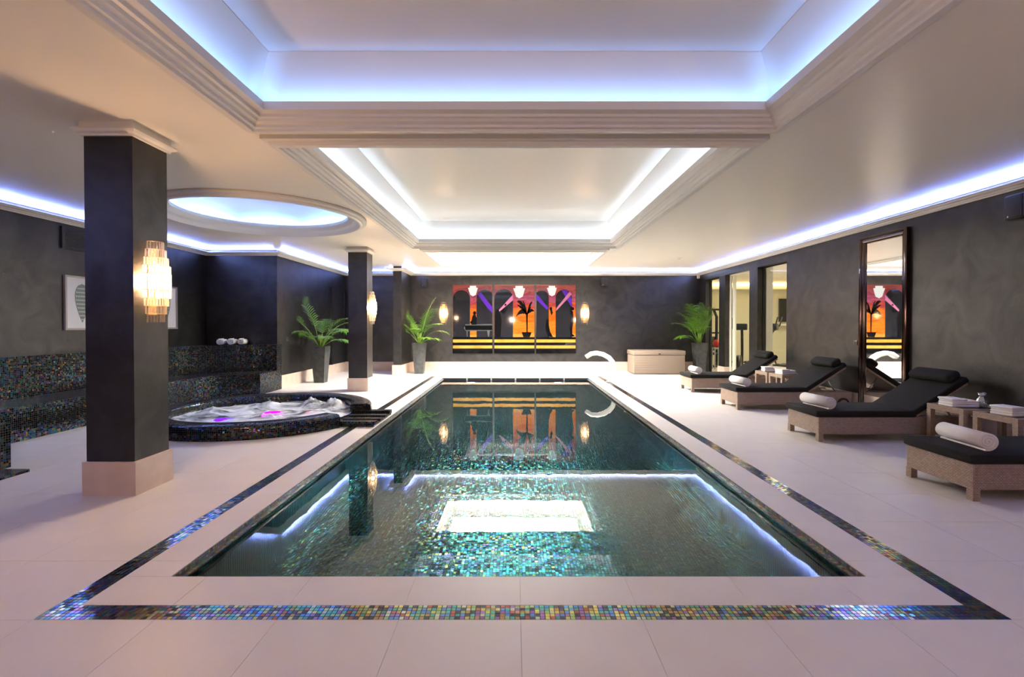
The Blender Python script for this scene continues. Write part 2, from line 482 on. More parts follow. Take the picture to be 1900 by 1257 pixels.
def tag(o, label=None, cat=None, group=None, kind=None):
    if label: o['label'] = label
    if cat: o['category'] = cat
    if group: o['group'] = group
    if kind: o['kind'] = kind
    return o

def empty(name, loc=(0, 0, 0), rz=0.0):
    o = bpy.data.objects.new(name, None)
    o.location = loc; o.rotation_euler = (0, 0, rz)
    o.empty_display_size = 0.1
    col.objects.link(o)
    return o

def children(o):
    return [c for c in bpy.data.objects if c.parent == o]

def copy_tree(o, parent=None):
    kids = [c for c in bpy.data.objects if c.parent == o]
    c = o.copy(); col.objects.link(c)
    if parent is not None: c.parent = parent
    for k in kids: copy_tree(k, c)
    return c

def structure(o, label, cat):
    return tag(o, label, cat, kind='structure')

def mitre(path, closed):
    """inward (left-hand) mitre vectors for a 2D path"""
    n = len(path); out = []
    def nrm(a, b):
        d = Vector((b[0] - a[0], b[1] - a[1])).normalized()
        return Vector((-d.y, d.x))
    for i in range(n):
        if closed or 0 < i < n - 1:
            n1 = nrm(path[i - 1], path[i]); n2 = nrm(path[i], path[(i + 1) % n])
            out.append((n1 + n2) / (1 + n1.dot(n2)))
        elif i == 0: out.append(nrm(path[0], path[1]))
        else: out.append(nrm(path[-2], path[-1]))
    return out

def sweep_seg(path, mit, i, j, prof, closed_prof=True):
    mb = MB()
    def row(k):
        return [(path[k][0] + mit[k].x * d, path[k][1] + mit[k].y * d, z) for d, z in prof]
    a, b = row(i), row(j)
    n = len(prof)
    for k in range(n if closed_prof else n - 1):
        k2 = (k + 1) % n
        mb.face([a[k], b[k], b[k2], a[k2]])
    if closed_prof:
        mb.face(a); mb.face(list(reversed(b)))
    return mb

# ================================================================== STRUCTURE
PX0, PX1, PY0, PY1 = -1.985, 2.03, 2.815, 13.55      # pool edge
COP = 0.28                                            # coping width
BAND = 0.125                                          # mosaic band width
BX0, BX1, BY0, BY1 = PX0 - 0.262, PX1 + 0.295, PY0 - 0.29, PY1 + COP   # inner edge of the band
OX0, OX1, OY0, OY1 = BX0 - BAND, BX1 + BAND, BY0 - BAND, BY1 + BAND
WATER = -0.07
ZT = 0.0

# ---- floor: bed (grout) + stone tiles
floor = MB()
def slab(mb, x0, x1, y0, y1, z0, z1):
    mb.box(x0, x1, y0, y1, z0, z1)
T = 0.012
slab(floor, XL - 0.3, PX0, YF - 0.3, 18.5, -0.25, -0.0025)
slab(floor, PX1, 10.8, YF - 0.3, 18.5, -0.25, -0.0025)
slab(floor, PX0, PX1, YF - 0.3, PY0, -0.25, -0.0025)
slab(floor, PX0, PX1, PY1, 18.5, -0.25, -0.0025)
floor = floor.build('floor', 'grout_floor')
structure(floor, 'pale stone tiled floor around the pool', 'floor')

def rect_minus(r, h):
    """rectangle r minus rectangle h -> list of rectangles"""
    x0, x1, y0, y1 = r; a0, a1, b0, b1 = h
    if a0 >= x1 or a1 <= x0 or b0 >= y1 or b1 <= y0: return [r]
    out = []
    if y0 < b0: out.append((x0, x1, y0, b0))
    if y1 > b1: out.append((x0, x1, b1, y1))
    m0, m1 = max(y0, b0), min(y1, b1)
    if x0 < a0: out.append((x0, a0, m0, m1))
    if x1 > a1: out.append((a1, x1, m0, m1))
    return out

tiles = []
for i in range(-13, 11):
    for j in range(-6, 27):
        x0, y0 = 0.03 + 0.6 * i, 0.0 + 0.6 * j
        r = (max(x0, XL), min(x0 + 0.6, XR), max(y0, YF), min(y0 + 0.6, YB))
        if r[1] - r[0] < 0.02 or r[3] - r[2] < 0.02: continue
        for q in rect_minus(r, (OX0, OX1, OY0, OY1)): tiles.append(q)
# coping: between band and pool, same joints
def cuts(a, b, off):
    c = [a] + [off + 0.6 * k for k in range(-20, 40) if a + 0.03 < off + 0.6 * k < b - 0.03] + [b]
    return list(zip(c[:-1], c[1:]))
for a, b in cuts(BX0, BX1, 0.03):
    tiles.append((a, b, BY0, PY0)); tiles.append((a, b, PY1, BY1))
for a, b in cuts(PY0, PY1, 0.0):
    tiles.append((BX0, PX0, a, b)); tiles.append((PX1, BX1, a, b))
def seen(t):
    cx, cy = (t[0] + t[1]) / 2, (t[2] + t[3]) / 2
    if cy < 1.7 or abs(cx) > 1.05 * cy + 0.3: return 0
    return (t[1] - t[0]) * (t[3] - t[2]) / cy ** 3
tiles.sort(key=seen, reverse=True)
g = 0.0012
def tile_box(mb, t):
    x0, x1, y0, y1 = t[0] + g, t[1] - g, t[2] + g, t[3] - g
    mb.box(x0, x1, y0, y1, -0.004, ZT)
shared = {}
for t in tiles[:300]:
    w, d = round(t[1] - t[0], 3), round(t[3] - t[2], 3)
    cx, cy = (t[0] + t[1]) / 2, (t[2] + t[3]) / 2
    if (w, d) in shared:
        o = bpy.data.objects.new('floor_tile', shared[(w, d)]); col.objects.link(o)
        o.location = (cx, cy, 0); o.parent = floor
    else:
        mb = MB(); tile_box(mb, (-w / 2, w / 2, -d / 2, d / 2))
        o = mb.build('floor_tile', 'floor_stone', floor, (cx, cy, 0)); shared[(w, d)] = o.data
mb = MB()
for t in tiles[300:]: tile_box(mb, t)
tag(mb.build('floor_tiles_beyond', 'floor_stone', floor, fix=False), kind='stuff')

# ---- mosaic inlay band round the pool (each tessera real geometry)
def tessera_field(name, rects, pitch, mat, z, gap, parent, h=0.003, xy=True):
    V = []; F = []; U = []
    for (x0, x1, y0, y1) in rects:
        nx = max(1, round((x1 - x0) / pitch)); ny = max(1, round((y1 - y0) / pitch))
        px, py = (x1 - x0) / nx, (y1 - y0) / ny
        for i in range(nx):
            for j in range(ny):
                cx, cy = x0 + (i + .5) * px, y0 + (j + .5) * py
                hx, hy = px / 2 - gap, py / 2 - gap
                k = len(V)
                for zz, e in ((z - h, 0.0), (z, 0.0007)):
                    V += [(cx - hx + e, cy - hy + e, zz), (cx + hx - e, cy - hy + e, zz), (cx + hx - e, cy + hy - e, zz), (cx - hx + e, cy + hy - e, zz)]
                F += [(k + 4, k + 5, k + 6, k + 7), (k, k + 1, k + 5, k + 4), (k + 1, k + 2, k + 6, k + 5), (k + 2, k + 3, k + 7, k + 6), (k + 3, k, k + 4, k + 7)]
                U += [(cx + 100, cy + 100)] * 20
    me = bpy.data.meshes.new(name); me.from_pydata(V, [], F)
    lay = me.uv_layers.new(name='uv'); lay.data.foreach_set('uv', np.array(U, dtype=np.float32).ravel())
    me.materials.append(MATS[mat])
    o = bpy.data.objects.new(name, me); col.objects.link(o); o.parent = parent
    return o
CHX0, CHX1, CHY0, CHY1 = -2.46, PX0 - 0.02, 6.98, 7.95        # spa overflow chute footprint
band_rects = [(OX0, OX1, OY0, BY0), (OX0, OX1, BY1, OY1), (OX0, BX0, BY0, CHY0), (OX0, BX0, CHY1, BY1), (BX1, OX1, BY0, BY1)]
mb = MB()
for r in band_rects: mb.box(r[0], r[1], r[2], r[3], -0.006, -0.0015)
mb.build('mosaic_border_bed', 'grout_mosaic', floor)
tag(tessera_field('mosaic_border_tesserae', band_rects, 0.025, 'mosaic_band', ZT + 0.0004, 0.0014, floor), kind='stuff')

# ---- walls
WT = 0.2
def wall(name, boxes, label, mat='charcoal_plaster'):
    mb = MB()
    for b in boxes: mb.box(*b)
    return structure(mb.build(name, mat), label, 'wall')
OPEN = [(14.07, 15.06), (12.26, 13.67), (10.58, 11.85)]
OT = 2.85
WH = CEIL + 0.6
rb = [(XR, XR + WT, YF, 10.58, -0.05, WH), (XR, XR + WT, 15.06, YB + 0.2, -0.05, WH), (XR, XR + WT, 10.58, 15.06, OT, WH),
      (XR, XR + WT, 11.85, 12.26, -0.05, OT), (XR, XR + WT, 13.67, 14.07, -0.05, OT)]
wall_right = wall('wall_right', rb, 'charcoal plaster wall with gym openings on the lounger side')
wall_back = wall('wall_back', [(-5.4, XR, YB, YB + 0.2, -0.05, WH)], 'charcoal plaster end wall carrying the triptych')
wall_left = wall('wall_left', [(XL - 0.2, XL, YF, 11.35, -0.05, WH)], 'dark plaster wall above the mosaic bench')
wall_alcove = wall('wall_alcove', [(XL, -5.4, 11.15, 11.35, -0.05, WH)], 'dark plaster wall closing the spa alcove')
wall_return = wall('wall_return', [(-5.6, -5.4, 11.35, YB + 0.2, -0.05, WH)], 'charcoal wall beside the potted palm and dark door')
wall_pier = wall('wall_pier', [(-3.54, -3.30, 14.3, YB, -0.05, CEIL)], 'short charcoal pier projecting from the end wall')
wall_rear = wall('wall_front', [(XL - 0.2, XR + 0.2, YF - 0.2, YF, -0.05, WH)], 'charcoal wall behind the viewpoint')

# ---- ceiling with three coffers and a round dome
CO = [dict(x0=-2.32, x1=2.32, y0=-1.6, y1=4.27), dict(x0=-2.29, x1=2.29, y0=4.42, y1=10.58), dict(x0=-2.12, x1=2.12, y0=10.95, y1=13.65)]
RC = (-3.90, 7.67); RR = 1.52
mb = MB()
sq = (RC[0] - RR, RC[0] + RR, RC[1] - RR, RC[1] + RR)
rects = [(XL, XR, YF, YB)]
for h in [(c['x0'] + 0.1, c['x1'] - 0.1, c['y0'] + 0.1, c['y1'] - 0.1) for c in CO] + [sq]:
    rects = [q for r in rects for q in rect_minus(r, h)]
for r in rects: mb.box(r[0], r[1], r[2], r[3], CEIL, CEIL + 0.05)
nseg = 64
for k in range(nseg):
    def cp(a, rad):
        return (RC[0] + rad * math.cos(a), RC[1] + rad * math.sin(a))
    def sp_(a):
        c, s_ = math.cos(a), math.sin(a); m_ = max(abs(c), abs(s_))
        return (RC[0] + RR * c / m_, RC[1] + RR * s_ / m_)
    a, b = 2 * math.pi * k / nseg, 2 * math.pi * (k + 1) / nseg
    p = [cp(a, RR - 0.1), sp_(a), sp_(b), cp(b, RR - 0.1)]
    mb.face([(x, y, CEIL) for x, y in p])
ceiling = structure(mb.build('ceiling', 'ceiling_paint', fix=False), 'cream painted ceiling with lit coffers', 'ceiling')
# upper slab so nothing leaks
MB().box(XL - 0.2, 10.9, YF - 0.2, 18.7, WH, WH + 0.05).build('upper_slab', 'ceiling_paint', ceiling)

# moulding profile: (u inward from outer edge, dz from ceiling)
MOULD = [(0, 0.0), (0, -0.038), (0.012, -0.045), (0.05, -0.045), (0.055, -0.058), (0.065, -0.075), (0.115, -0.080), (0.12, -0.062), (0.145, -0.055),
         (0.15, -0.036), (0.185, -0.022), (0.20, -0.004), (0.225, 0.0), (0.23, 0.020), (0.29, 0.030), (0.29, 0.095), (0.272, 0.095), (0.272, 0.045), (0.10, 0.035), (0.10, 0.0)]
ZTOP = 0.455
def coffer(c, n):
    P = [(c['x0'], c['y0']), (c['x1'], c['y0']), (c['x1'], c['y1']), (c['x0'], c['y1'])]
    mit = mitre(P, True)
    prof = [(u, CEIL + z) for u, z in MOULD]
    tr = None
    for i in range(4):
        o = sweep_seg(P, mit, i, (i + 1) % 4, prof).build('moulding', 'moulding_paint', ceiling)
    inner = [(0.10, CEIL + 0.03), (0.12, CEIL + 0.10), (0.375, CEIL + ZTOP - 0.012), (0.375, CEIL + ZTOP)]
    mb = MB()
    for i in range(4):
        j = (i + 1) % 4
        rows = []
        a = [(P[i][0] + mit[i].x * d, P[i][1] + mit[i].y * d, z) for d, z in inner]
        b = [(P[j][0] + mit[j].x * d, P[j][1] + mit[j].y * d, z) for d, z in inner]
        for k in range(len(inner) - 1): mb.face([a[k], b[k], b[k + 1], a[k + 1]])
    mb.build('coffer_side', 'ceiling_paint', ceiling, fix=False)
    MB().box(c['x0'] + 0.372, c['x1'] - 0.372, c['y0'] + 0.372, c['y1'] - 0.372, CEIL + ZTOP - 0.004, CEIL + ZTOP + 0.03).build('coffer_panel', 'ceiling_paint', ceiling)

def coffer_lights(c, watt, color):
    u, z = 0.248, CEIL + 0.055
    x0, x1, y0, y1 = c['x0'] + u, c['x1'] - u, c['y0'] + u, c['y1'] - u
    lx, ly = x1 - x0, y1 - y0
    for (loc, d, sx, xa) in (((0.5 * (x0 + x1), y0, z), (0, -0.05, 1), lx, (1, 0, 0)), ((0.5 * (x0 + x1), y1, z), (0, 0.05, 1), lx, (1, 0, 0)),
                             ((x0, 0.5 * (y0 + y1), z), (-0.05, 0, 1), ly, (0, 1, 0)), ((x1, 0.5 * (y0 + y1), z), (0.05, 0, 1), ly, (0, 1, 0))):
        area_light('coffer_strip', loc, d, sx, 0.03, color, watt * sx, xa)
for k, c in enumerate(CO): coffer(c, k)
coffer_lights(CO[0], L_C1, BLUEW)
coffer_lights(CO[1], L_C2, (0.60, 0.75, 1.0))
coffer_lights(CO[2], L_C2, (0.9, 0.93, 1.0))
c = CO[2]
MB().box(c['x0'] + 0.5, c['x1'] - 0.5, c['y0'] + 0.5, c['y1'] - 0.5, CEIL + ZTOP - 0.03, CEIL + ZTOP - 0.01).build('light_panel', 'lamp_panel', ceiling)

# round dome
mb = MB(); mb.lathe([(RR - u, CEIL + z) for u, z in MOULD + [MOULD[0]]], (*RC, 0), 96); 
for i in range(len(mb.sm)): mb.sm[i] = True
o = mb.build('round_moulding', 'moulding_paint', ceiling)
mb = MB(); mb.lathe([(RR - 0.10, CEIL + 0.03), (RR - 0.12, CEIL + 0.10), (RR - 0.42, CEIL + 0.40), (RR - 0.75, CEIL + 0.50), (0.001, CEIL + 0.52)], (*RC, 0), 96)
mb.build('dome', 'ceiling_paint', ceiling, fix=False)
for k in range(8):
    a = 2 * math.pi * (k + .5) / 8; r_ = RR - 0.248
    area_light('dome_strip', (RC[0] + r_ * math.cos(a), RC[1] + r_ * math.sin(a), CEIL + 0.052), (0.05 * math.cos(a), 0.05 * math.sin(a), 1),
               2 * r_ * math.sin(math.pi / 8) * 0.98, 0.03, BLUEW, L_RING * 2 * r_ * math.sin(math.pi / 8), (-math.sin(a), math.cos(a), 0))

# ---- wall cornice with hidden strips
WP = [(XR, YF), (XR, YB), (-3.30, YB), (-3.30, 14.3), (-3.54, 14.3), (-3.54, YB), (-5.4, YB), (-5.4, 11.15), (XL, 11.15), (XL, YF)]
CORN = [(0, 3.03), (0.022, 3.03), (0.026, 3.043), (0.05, 3.050), (0.062, 3.064), (0.11, 3.070), (0.122, 3.082), (0.16, 3.086), (0.16, 3.106), (0.148, 3.106), (0.148, 3.092), (0, 3.092)]
mit = mitre(WP, False)
for i in range(len(WP) - 1):
    o = sweep_seg(WP, mit, i, i + 1, CORN).build('trim_%d' % (i + 1), 'moulding_paint')
    names = ['lounger-side wall', 'end wall', 'pool face of the short pier', 'front of the short pier', 'far face of the short pier', 'recess behind the far column', 'wall behind the potted palm', 'spa alcove wall', 'wall above the mosaic bench']
    structure(o, 'cream cornice with blue-lit cove along the ' + names[i], 'cornice')
    a, b = Vector(WP[i]), Vector(WP[i + 1])
    d = (b - a).normalized(); nin = Vector((-d.y, d.x)); ln = (b - a).length
    if ln < 0.5: continue
    off = 0.075
    m_ = (a + b) / 2 + nin * off
    area_light('cove_strip', (m_.x, m_.y, 3.098), (nin.x * 0.6, nin.y * 0.6, 1), ln - 0.1, 0.02, BLUE if i != 1 else (0.5, 0.6, 1.0), L_COVE * ln, (d.x, d.y, 0))

# ---- baseboards
BB = 0.29
def base(name, x0, x1, y0, y1, label):
    structure(MB().box(x0, x1, y0, y1, 0, BB).build(name, 'cream_marble'), label, 'baseboard')
base('baseboard_back', -3.27, XR - 0.03, YB - 0.03, YB, 'cream stone skirting under the triptych')
base('baseboard_recess', -5.37, -3.57, YB - 0.03, YB, 'cream stone skirting in the recess behind the far column')
base('baseboard_return', -5.4, -5.37, 11.15, YB - 0.03, 'cream stone skirting behind the potted palm near the spa')
mb = MB(); mb.box(-3.57, -3.27, 14.27, 14.3, 0, BB); mb.box(-3.30, -3.27, 14.3, YB - 0.03, 0, BB); mb.box(-3.57, -3.54, 14.3, YB - 0.03, 0, BB)
structure(mb.build('baseboard_pier', 'cream_marble'), 'cream stone skirting round the short pier', 'baseboard')
mb = MB()
for a, b in ((YF, 10.58), (11.85, 12.26), (13.67, 14.07), (15.06, YB - 0.03)): mb.box(XR - 0.03, XR, a, b, 0, BB)
for a, b in ((11.85, 12.26), (13.67, 14.07)):
    mb.box(XR - 0.03, XR + WT, a - 0.02, a, 0, BB); mb.box(XR - 0.03, XR + WT, b, b + 0.02, 0, BB)
structure(mb.build('baseboard_right', 'cream_marble'), 'cream stone skirting on the lounger-side wall', 'baseboard')

# ---- columns
def column(y0, label):
    x0, x1 = -3.645, -3.235
    y1 = y0 + 0.41
    r = empty('column', (-3.44, y0 + 0.205, 0))
    h = 0.205
    MB().box(-h, h, -h, h, 0, CEIL - 0.02).build('shaft', 'charcoal_plaster', r)
    MB().box(-h - 0.022, h + 0.022, -h - 0.022, h + 0.022, 0, BB).build('plinth', 'cream_marble', r)
    P = [(-h, -h), (-h, h), (h, h), (h, -h)]
    mt = mitre(P, True)
    prof = [(0, CEIL - 0.115), (0.02, CEIL - 0.115), (0.025, CEIL - 0.10), (0.05, CEIL - 0.088), (0.062, CEIL - 0.07), (0.062, CEIL - 0.058), (0.022, CEIL - 0.05), (0.022, CEIL), (0, CEIL)]
    mb = MB()
    for i in range(4):
        a = [(P[i][0] + mt[i].x * d, P[i][1] + mt[i].y * d, z) for d, z in prof]
        j = (i + 1) % 4
        b = [(P[j][0] + mt[j].x * d, P[j][1] + mt[j].y * d, z) for d, z in prof]
        for k in range(len(prof) - 1): mb.face([a[k], b[k], b[k + 1], a[k + 1]])
    mb.build('capital', 'moulding_paint', r)
    tag(r, label, 'column', 'square columns beside the pool', 'structure')
column(4.165, 'near square charcoal column with cream stone plinth')
column(10.75, 'far square charcoal column behind the spa')

# ---- gym beyond the openings
gy = MB(); gy.box(10.6, 10.8, 8.8, 18.5, 0, 3.2); gy.box(XR + WT, 10.6, 18.3, 18.5, 0, 3.2); gy.box(XR + WT, 10.6, 8.8, 9.0, 0, 3.2); gy.box(XR, XR + WT, YB + 0.2, 18.5, 0, 3.2)
structure(gy.build('wall_gym', 'gym_wall'), 'cream walls of the gym seen through the openings', 'wall')
structure(MB().box(XR + WT, 10.6, 9.0, 18.3, 3.0, 3.05).build('ceiling_gym', 'gym_trim'), 'pale ceiling of the gym', 'ceiling')
mb = MB(); mb.box(XR + WT, 10.6, 9.0, 18.3, -0.0024, 0.004)
structure(mb.build('floor_gym', 'floor_stone'), 'pale floor of the gym beyond the glass', 'floor')
structure(MB().box(XR + WT, 10.6, 18.15, 18.3, 2.78, 2.84).build('trim_10', 'gym_trim'), 'warm-lit shelf cornice on the gym far wall', 'cornice')
area_light('gym_cove', (8.3, 18.2, 2.86), (0, -0.3, 1), 4.2, 0.05, (1.0, 0.66, 0.28), 22)
area_light('gym_ceiling_lamp', (8.3, 13.5, 2.97), (0, 0, -1), 1.6, 5.0, (1.0, 0.90, 0.68), L_GYM)
for n, (a, b) in enumerate(OPEN):
    lab = ['narrow', 'middle', 'widest'][n]
    lab = ['glazed gym opening behind the corner palm', 'middle glazed gym opening between two charcoal piers', 'glazed gym opening closest to the tall mirror'][n]
    w = empty('window_%d' % (n + 1), (XR + 0.15, (a + b) / 2, 0))
    hw = (b - a) / 2
    MB().face([(0, -hw, 0.005), (0, -hw, OT), (0, hw, OT), (0, hw, 0.005)]).build('pane', 'window_glass', w, fix=False)
    if n == 2: MB().box(0.06, 0.22, hw - 0.01, hw + 0.09, 0.005, OT).build('jamb_lining', 'gym_trim', w)
    mb = MB(); mb.box(-0.02, 0.02, hw - 0.03, hw, 0.005, OT); mb.box(-0.02, 0.02, -hw, -hw + 0.03, 0.005, OT); mb.box(-0.02, 0.02, -hw, hw, OT - 0.03, OT)
    mb.build('frame', 'gym_trim' if n == 1 else 'black_metal', w)
    structure(w, lab, 'window')
# cream door post set in the middle opening
o = MB().box(6.06, 6.10, 13.50, 13.64, 0.005, OT - 0.035).build('door_2', 'gym_trim'); structure(o, 'cream door leaf standing open inside the middle gym opening', 'door')

# ---- jib door in the return wall
d = empty('door_1', (-5.4, 14.93, 0))
MB().box(0.0, 0.02, -0.48, 0.48, BB, 2.50).build('door_leaf', 'door_black', d)
mb = MB(); mb.box(0, 0.045, -0.55, -0.48, BB, 2.57); mb.box(0, 0.045, 0.48, 0.55, BB, 2.57); mb.box(0, 0.045, -0.48, 0.48, 2.50, 2.57)
mb.build('door_frame', 'door_black', d)
MB().tube([(0.02, -0.38, 1.02), (0.07, -0.38, 1.02), (0.085, -0.38, 1.02)], [0.012, 0.012, 0.03], 12).build('knob', 'chrome', d)
structure(d, 'black door in the charcoal wall beside the potted palm', 'door')

# ================================================================== POOL
pool = empty('swimming_pool', (0, 0, 0))
tag(pool, 'long rectangular swimming pool lined with teal glass mosaic', 'pool')
PD = -1.18
mb = MB()
W = 0.25
mb.face([(PX0, PY0, -0.012), (PX0, PY1, -0.012), (PX0, PY1, PD), (PX0, PY0, PD)])
mb.face([(PX1, PY0, -0.012), (PX1, PY0, PD), (PX1, PY1, PD), (PX1, PY1, -0.012)])
mb.face([(PX0, PY0, -0.012), (PX0, PY0, PD), (PX1, PY0, PD), (PX1, PY0, -0.012)])
mb.face([(PX0, PY1, -0.012), (PX1, PY1, -0.012), (PX1, PY1, PD), (PX0, PY1, PD)])
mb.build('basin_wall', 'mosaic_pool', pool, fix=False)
YS = 8.0
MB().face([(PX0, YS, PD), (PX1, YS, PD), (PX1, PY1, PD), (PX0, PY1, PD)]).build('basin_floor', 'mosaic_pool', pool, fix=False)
MB().face([(PX0, PY0, PD - 0.002), (PX1, PY0, PD - 0.002), (PX1, YS, PD - 0.002), (PX0, YS, PD - 0.002)]).build('basin_floor_bed', 'grout_mosaic', pool, fix=False)
def quad_field(name, x0, x1, y0, y1, pitch, mat, z, parent):
    nx, ny = round((x1 - x0) / pitch), round((y1 - y0) / pitch)
    px, py = (x1 - x0) / nx, (y1 - y0) / ny
    I, J = np.meshgrid(np.arange(nx), np.arange(ny), indexing='ij')
    cx = (x0 + (I + .5) * px).ravel(); cy = (y0 + (J + .5) * py).ravel()
    n = len(cx); k = 0.44
    vx = np.stack([cx - k * px, cx + k * px, cx + k * px, cx - k * px], 1)
    vy = np.stack([cy - k * py, cy - k * py, cy + k * py, cy + k * py], 1)
    V = np.stack([vx, vy, np.full_like(vx, z)], 2).reshape(-1, 3)
    me = bpy.data.meshes.new(name)
    me.vertices.add(4 * n); me.vertices.foreach_set('co', V.ravel().astype(np.float32))
    me.loops.add(4 * n); me.loops.foreach_set('vertex_index', np.arange(4 * n, dtype=np.int32))
    me.polygons.add(n); me.polygons.foreach_set('loop_start', np.arange(0, 4 * n, 4, dtype=np.int32))
    me.update(calc_edges=True)
    lay = me.uv_layers.new(name='uv')
    iu = np.repeat(np.stack([(I.ravel() + .5) * 0.027, (J.ravel() + .5) * 0.027], 1), 4, axis=0)
    lay.data.foreach_set('uv', iu.astype(np.float32).ravel())
    me.materials.append(MATS[mat])
    o = bpy.data.objects.new(name, me); col.objects.link(o); o.parent = parent
    return o
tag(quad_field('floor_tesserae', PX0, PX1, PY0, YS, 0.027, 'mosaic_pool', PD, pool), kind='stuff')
# slim ledge just under the rim on the long sides
for s_, x in ((1, PX0), (-1, PX1)):
    MB().box(min(x, x + s_ * 0.035), max(x, x + s_ * 0.035), PY0, PY1, -0.052, -0.040).build('rim_ledge', 'mosaic_waterline', pool)
    MB().box(min(x, x + s_ * 0.006), max(x, x + s_ * 0.006), PY0, PY1, WATER - 0.1, -0.005).build('waterline_tiles', 'mosaic_waterline', pool)
# overflow slot at the far end
MB().box(PX0, PX1, PY1 - 0.03, PY1, -0.115, -0.012).build('overflow_slot', 'black_plastic', pool)
for k in range(1, 6):
    x = PX0 + (PX1 - PX0) * k / 6
    MB().box(x - 0.02, x + 0.02, PY1 - 0.045, PY1 - 0.03, -0.1, -0.015).build('slot_bracket', 'pool_steel', pool)
for x in (-1.2, 1.2):
    MB().lathe([(0.001, 0.0), (0.11, 0.0), (0.12, -0.02)], n=24).build('pool_light', 'pool_lamp', pool).matrix_local = Matrix.Translation((x, PY1 - 0.05, -0.55)) @ Matrix.Rotation(R(90), 4, 'X')
for y in (5.4, 9.0):
    o = MB().lathe([(0.02, 0.0), (0.035, 0.012), (0.06, 0.012), (0.07, 0.0)], n=20).build('inlet_nozzle', 'pool_steel', pool)
    o.matrix_local = Matrix.Translation((PX1 - 0.002, y, -0.42)) @ Matrix.Rotation(R(-90), 4, 'Y')
MB().face([(PX0, PY0, WATER), (PX1, PY0, WATER), (PX1, PY1 - 0.03, WATER), (PX0, PY1 - 0.03, WATER)]).build('water', 'pool_water', pool, fix=False)

# ================================================================== SPA
spa = empty('spa_tub', (-3.90, 7.67, 0))
tag(spa, 'round mosaic whirlpool spa with foaming water and violet lights', 'spa')
RO, RI, RH = 1.60, 1.27, 0.19
g0, g1 = R(-27), R(8)
prof = [(RO - 0.005, 0.001), (RO, 0.02), (RO - 0.005, RH - 0.045), (RO - 0.02, RH - 0.016), (RO - 0.06, RH), (RI + 0.05, RH), (RI + 0.015, RH - 0.01), (RI, RH - 0.04), (RI, 0.003)]
mb = MB(); mb.lathe(prof, n=120, a0=g1, a1=g0 + 2 * math.pi, uvm=True)
for a in (g0, g1):
    mb.face([(r * math.cos(a), r * math.sin(a), z) for r, z in prof])
mb.build('rim', 'mosaic_dark', spa, fix=False)
MB().lathe([(0.001, 0.004), (RI + 0.02, 0.004)], n=64).build('tub_floor', 'grout_mosaic', spa)
# foaming water
from mathutils import noise as mnoise
mb = MB(); rows = []
jets = [(-0.95, 0.15, 0.10), (-0.35, 0.85, 0.10), (0.35, 0.95, 0.13), (0.78, 0.80, 0.15), (-0.75, -0.45, 0.05), (0.25, -0.30, 0.05)]
nr, na = 46, 150
for i in range(nr + 1):
    r = (RI + 0.03) * max(i / nr, 0.002)
    row = []
    for j in range(na):
        a = 2 * math.pi * j / na
        x, y = r * math.cos(a), r * math.sin(a)
        z = 0.058 + 0.022 * mnoise.noise(Vector((x * 5, y * 5, 1.3))) + 0.012 * mnoise.noise(Vector((x * 14, y * 14, 4.1)))
        for jx, jy, jh in jets:
            q = ((x - jx) ** 2 + (y - jy) ** 2) / 0.025
            z += jh * math.exp(-q) * (0.75 + 0.6 * mnoise.noise(Vector((x * 22, y * 22, 8))))
        row.append((x, y, max(z, 0.02)))
    rows.append(row)
mb.grid(rows, closed_u=True)
mb.build('foaming_water', 'spa_water', spa)
for nm, (x, y), rr_, m in (('violet_lamp', (-0.45, -0.40), 0.17, 'spa_violet'), ('pink_lamp', (0.02, 0.18), 0.17, 'spa_pink'), ('red_lamp', (0.62, 0.25), 0.12, 'spa_red')):
    MB().lathe([(0.001, 0.064), (rr_ * 0.6, 0.060), (rr_ * 0.9, 0.046), (rr_, 0.008)], (x, y, 0), 24).build('spa_lamp', m, spa)
# overflow chute to the pool: low mosaic block with stepped grooves and kerbs
mb = MB()
cx0, cx1, cy0, cy1 = CHX0 + 3.90, CHX1 + 3.90, CHY0 - 7.67, CHY1 - 7.67
mb.box(cx0 - 0.32, cx1, cy0, cy1, 0.001, 0.035)
for k, (a, b, h) in enumerate(((0.0, 0.12, 0.075), (0.30, 0.42, 0.06), (0.58, 0.70, 0.06), (0.85, 0.97, 0.085))):
    mb.box(cx0 - 0.1, cx1 + 0.01, cy0 + a, cy0 + b, 0.03, h)
mb.build('overflow_chute', 'mosaic_dark', spa)

# ---- mosaic bench wrapping the alcove
bench = empty('mosaic_bench', (0, 0, 0))
tag(bench, 'long curved built-in bench covered in dark iridescent mosaic', 'bench')
AC = (-4.97, 9.05)
def bench_path(rad, y0=4.2, xe=-5.30):
    pts = [(AC[0] - rad, y0 + (AC[1] - y0) * k / 6) for k in range(6)]
    ae = math.acos(max(-1, min(1, (xe - AC[0]) / rad)))
    for k in range(25):
        a = math.pi + (ae - math.pi) * k / 24
        pts.append((AC[0] + rad * math.cos(a), AC[1] + rad * math.sin(a)))
    return pts
def ribbon(mb, pa, za, pb, zb, v0):
    acc = 0; rows = [[], []]; uvs = [[], []]
    h = math.hypot(math.hypot(pa[0][0] - pb[0][0], pa[0][1] - pb[0][1]), za - zb)
    for k in range(len(pa)):
        if k: acc += math.hypot(pa[k][0] - pa[k - 1][0], pa[k][1] - pa[k - 1][1])
        rows[0].append((*pa[k], za)); rows[1].append((*pb[k], zb))
        uvs[0].append((acc + 20, v0 + 20)); uvs[1].append((acc + 20, v0 + h + 20))
    mb.grid(rows, smooth=True, uvs=uvs)
fr, bk = bench_path(1.20), bench_path(1.90)
SEAT, TOP = 0.44, 1.02
nose_o = bench_path(1.17)
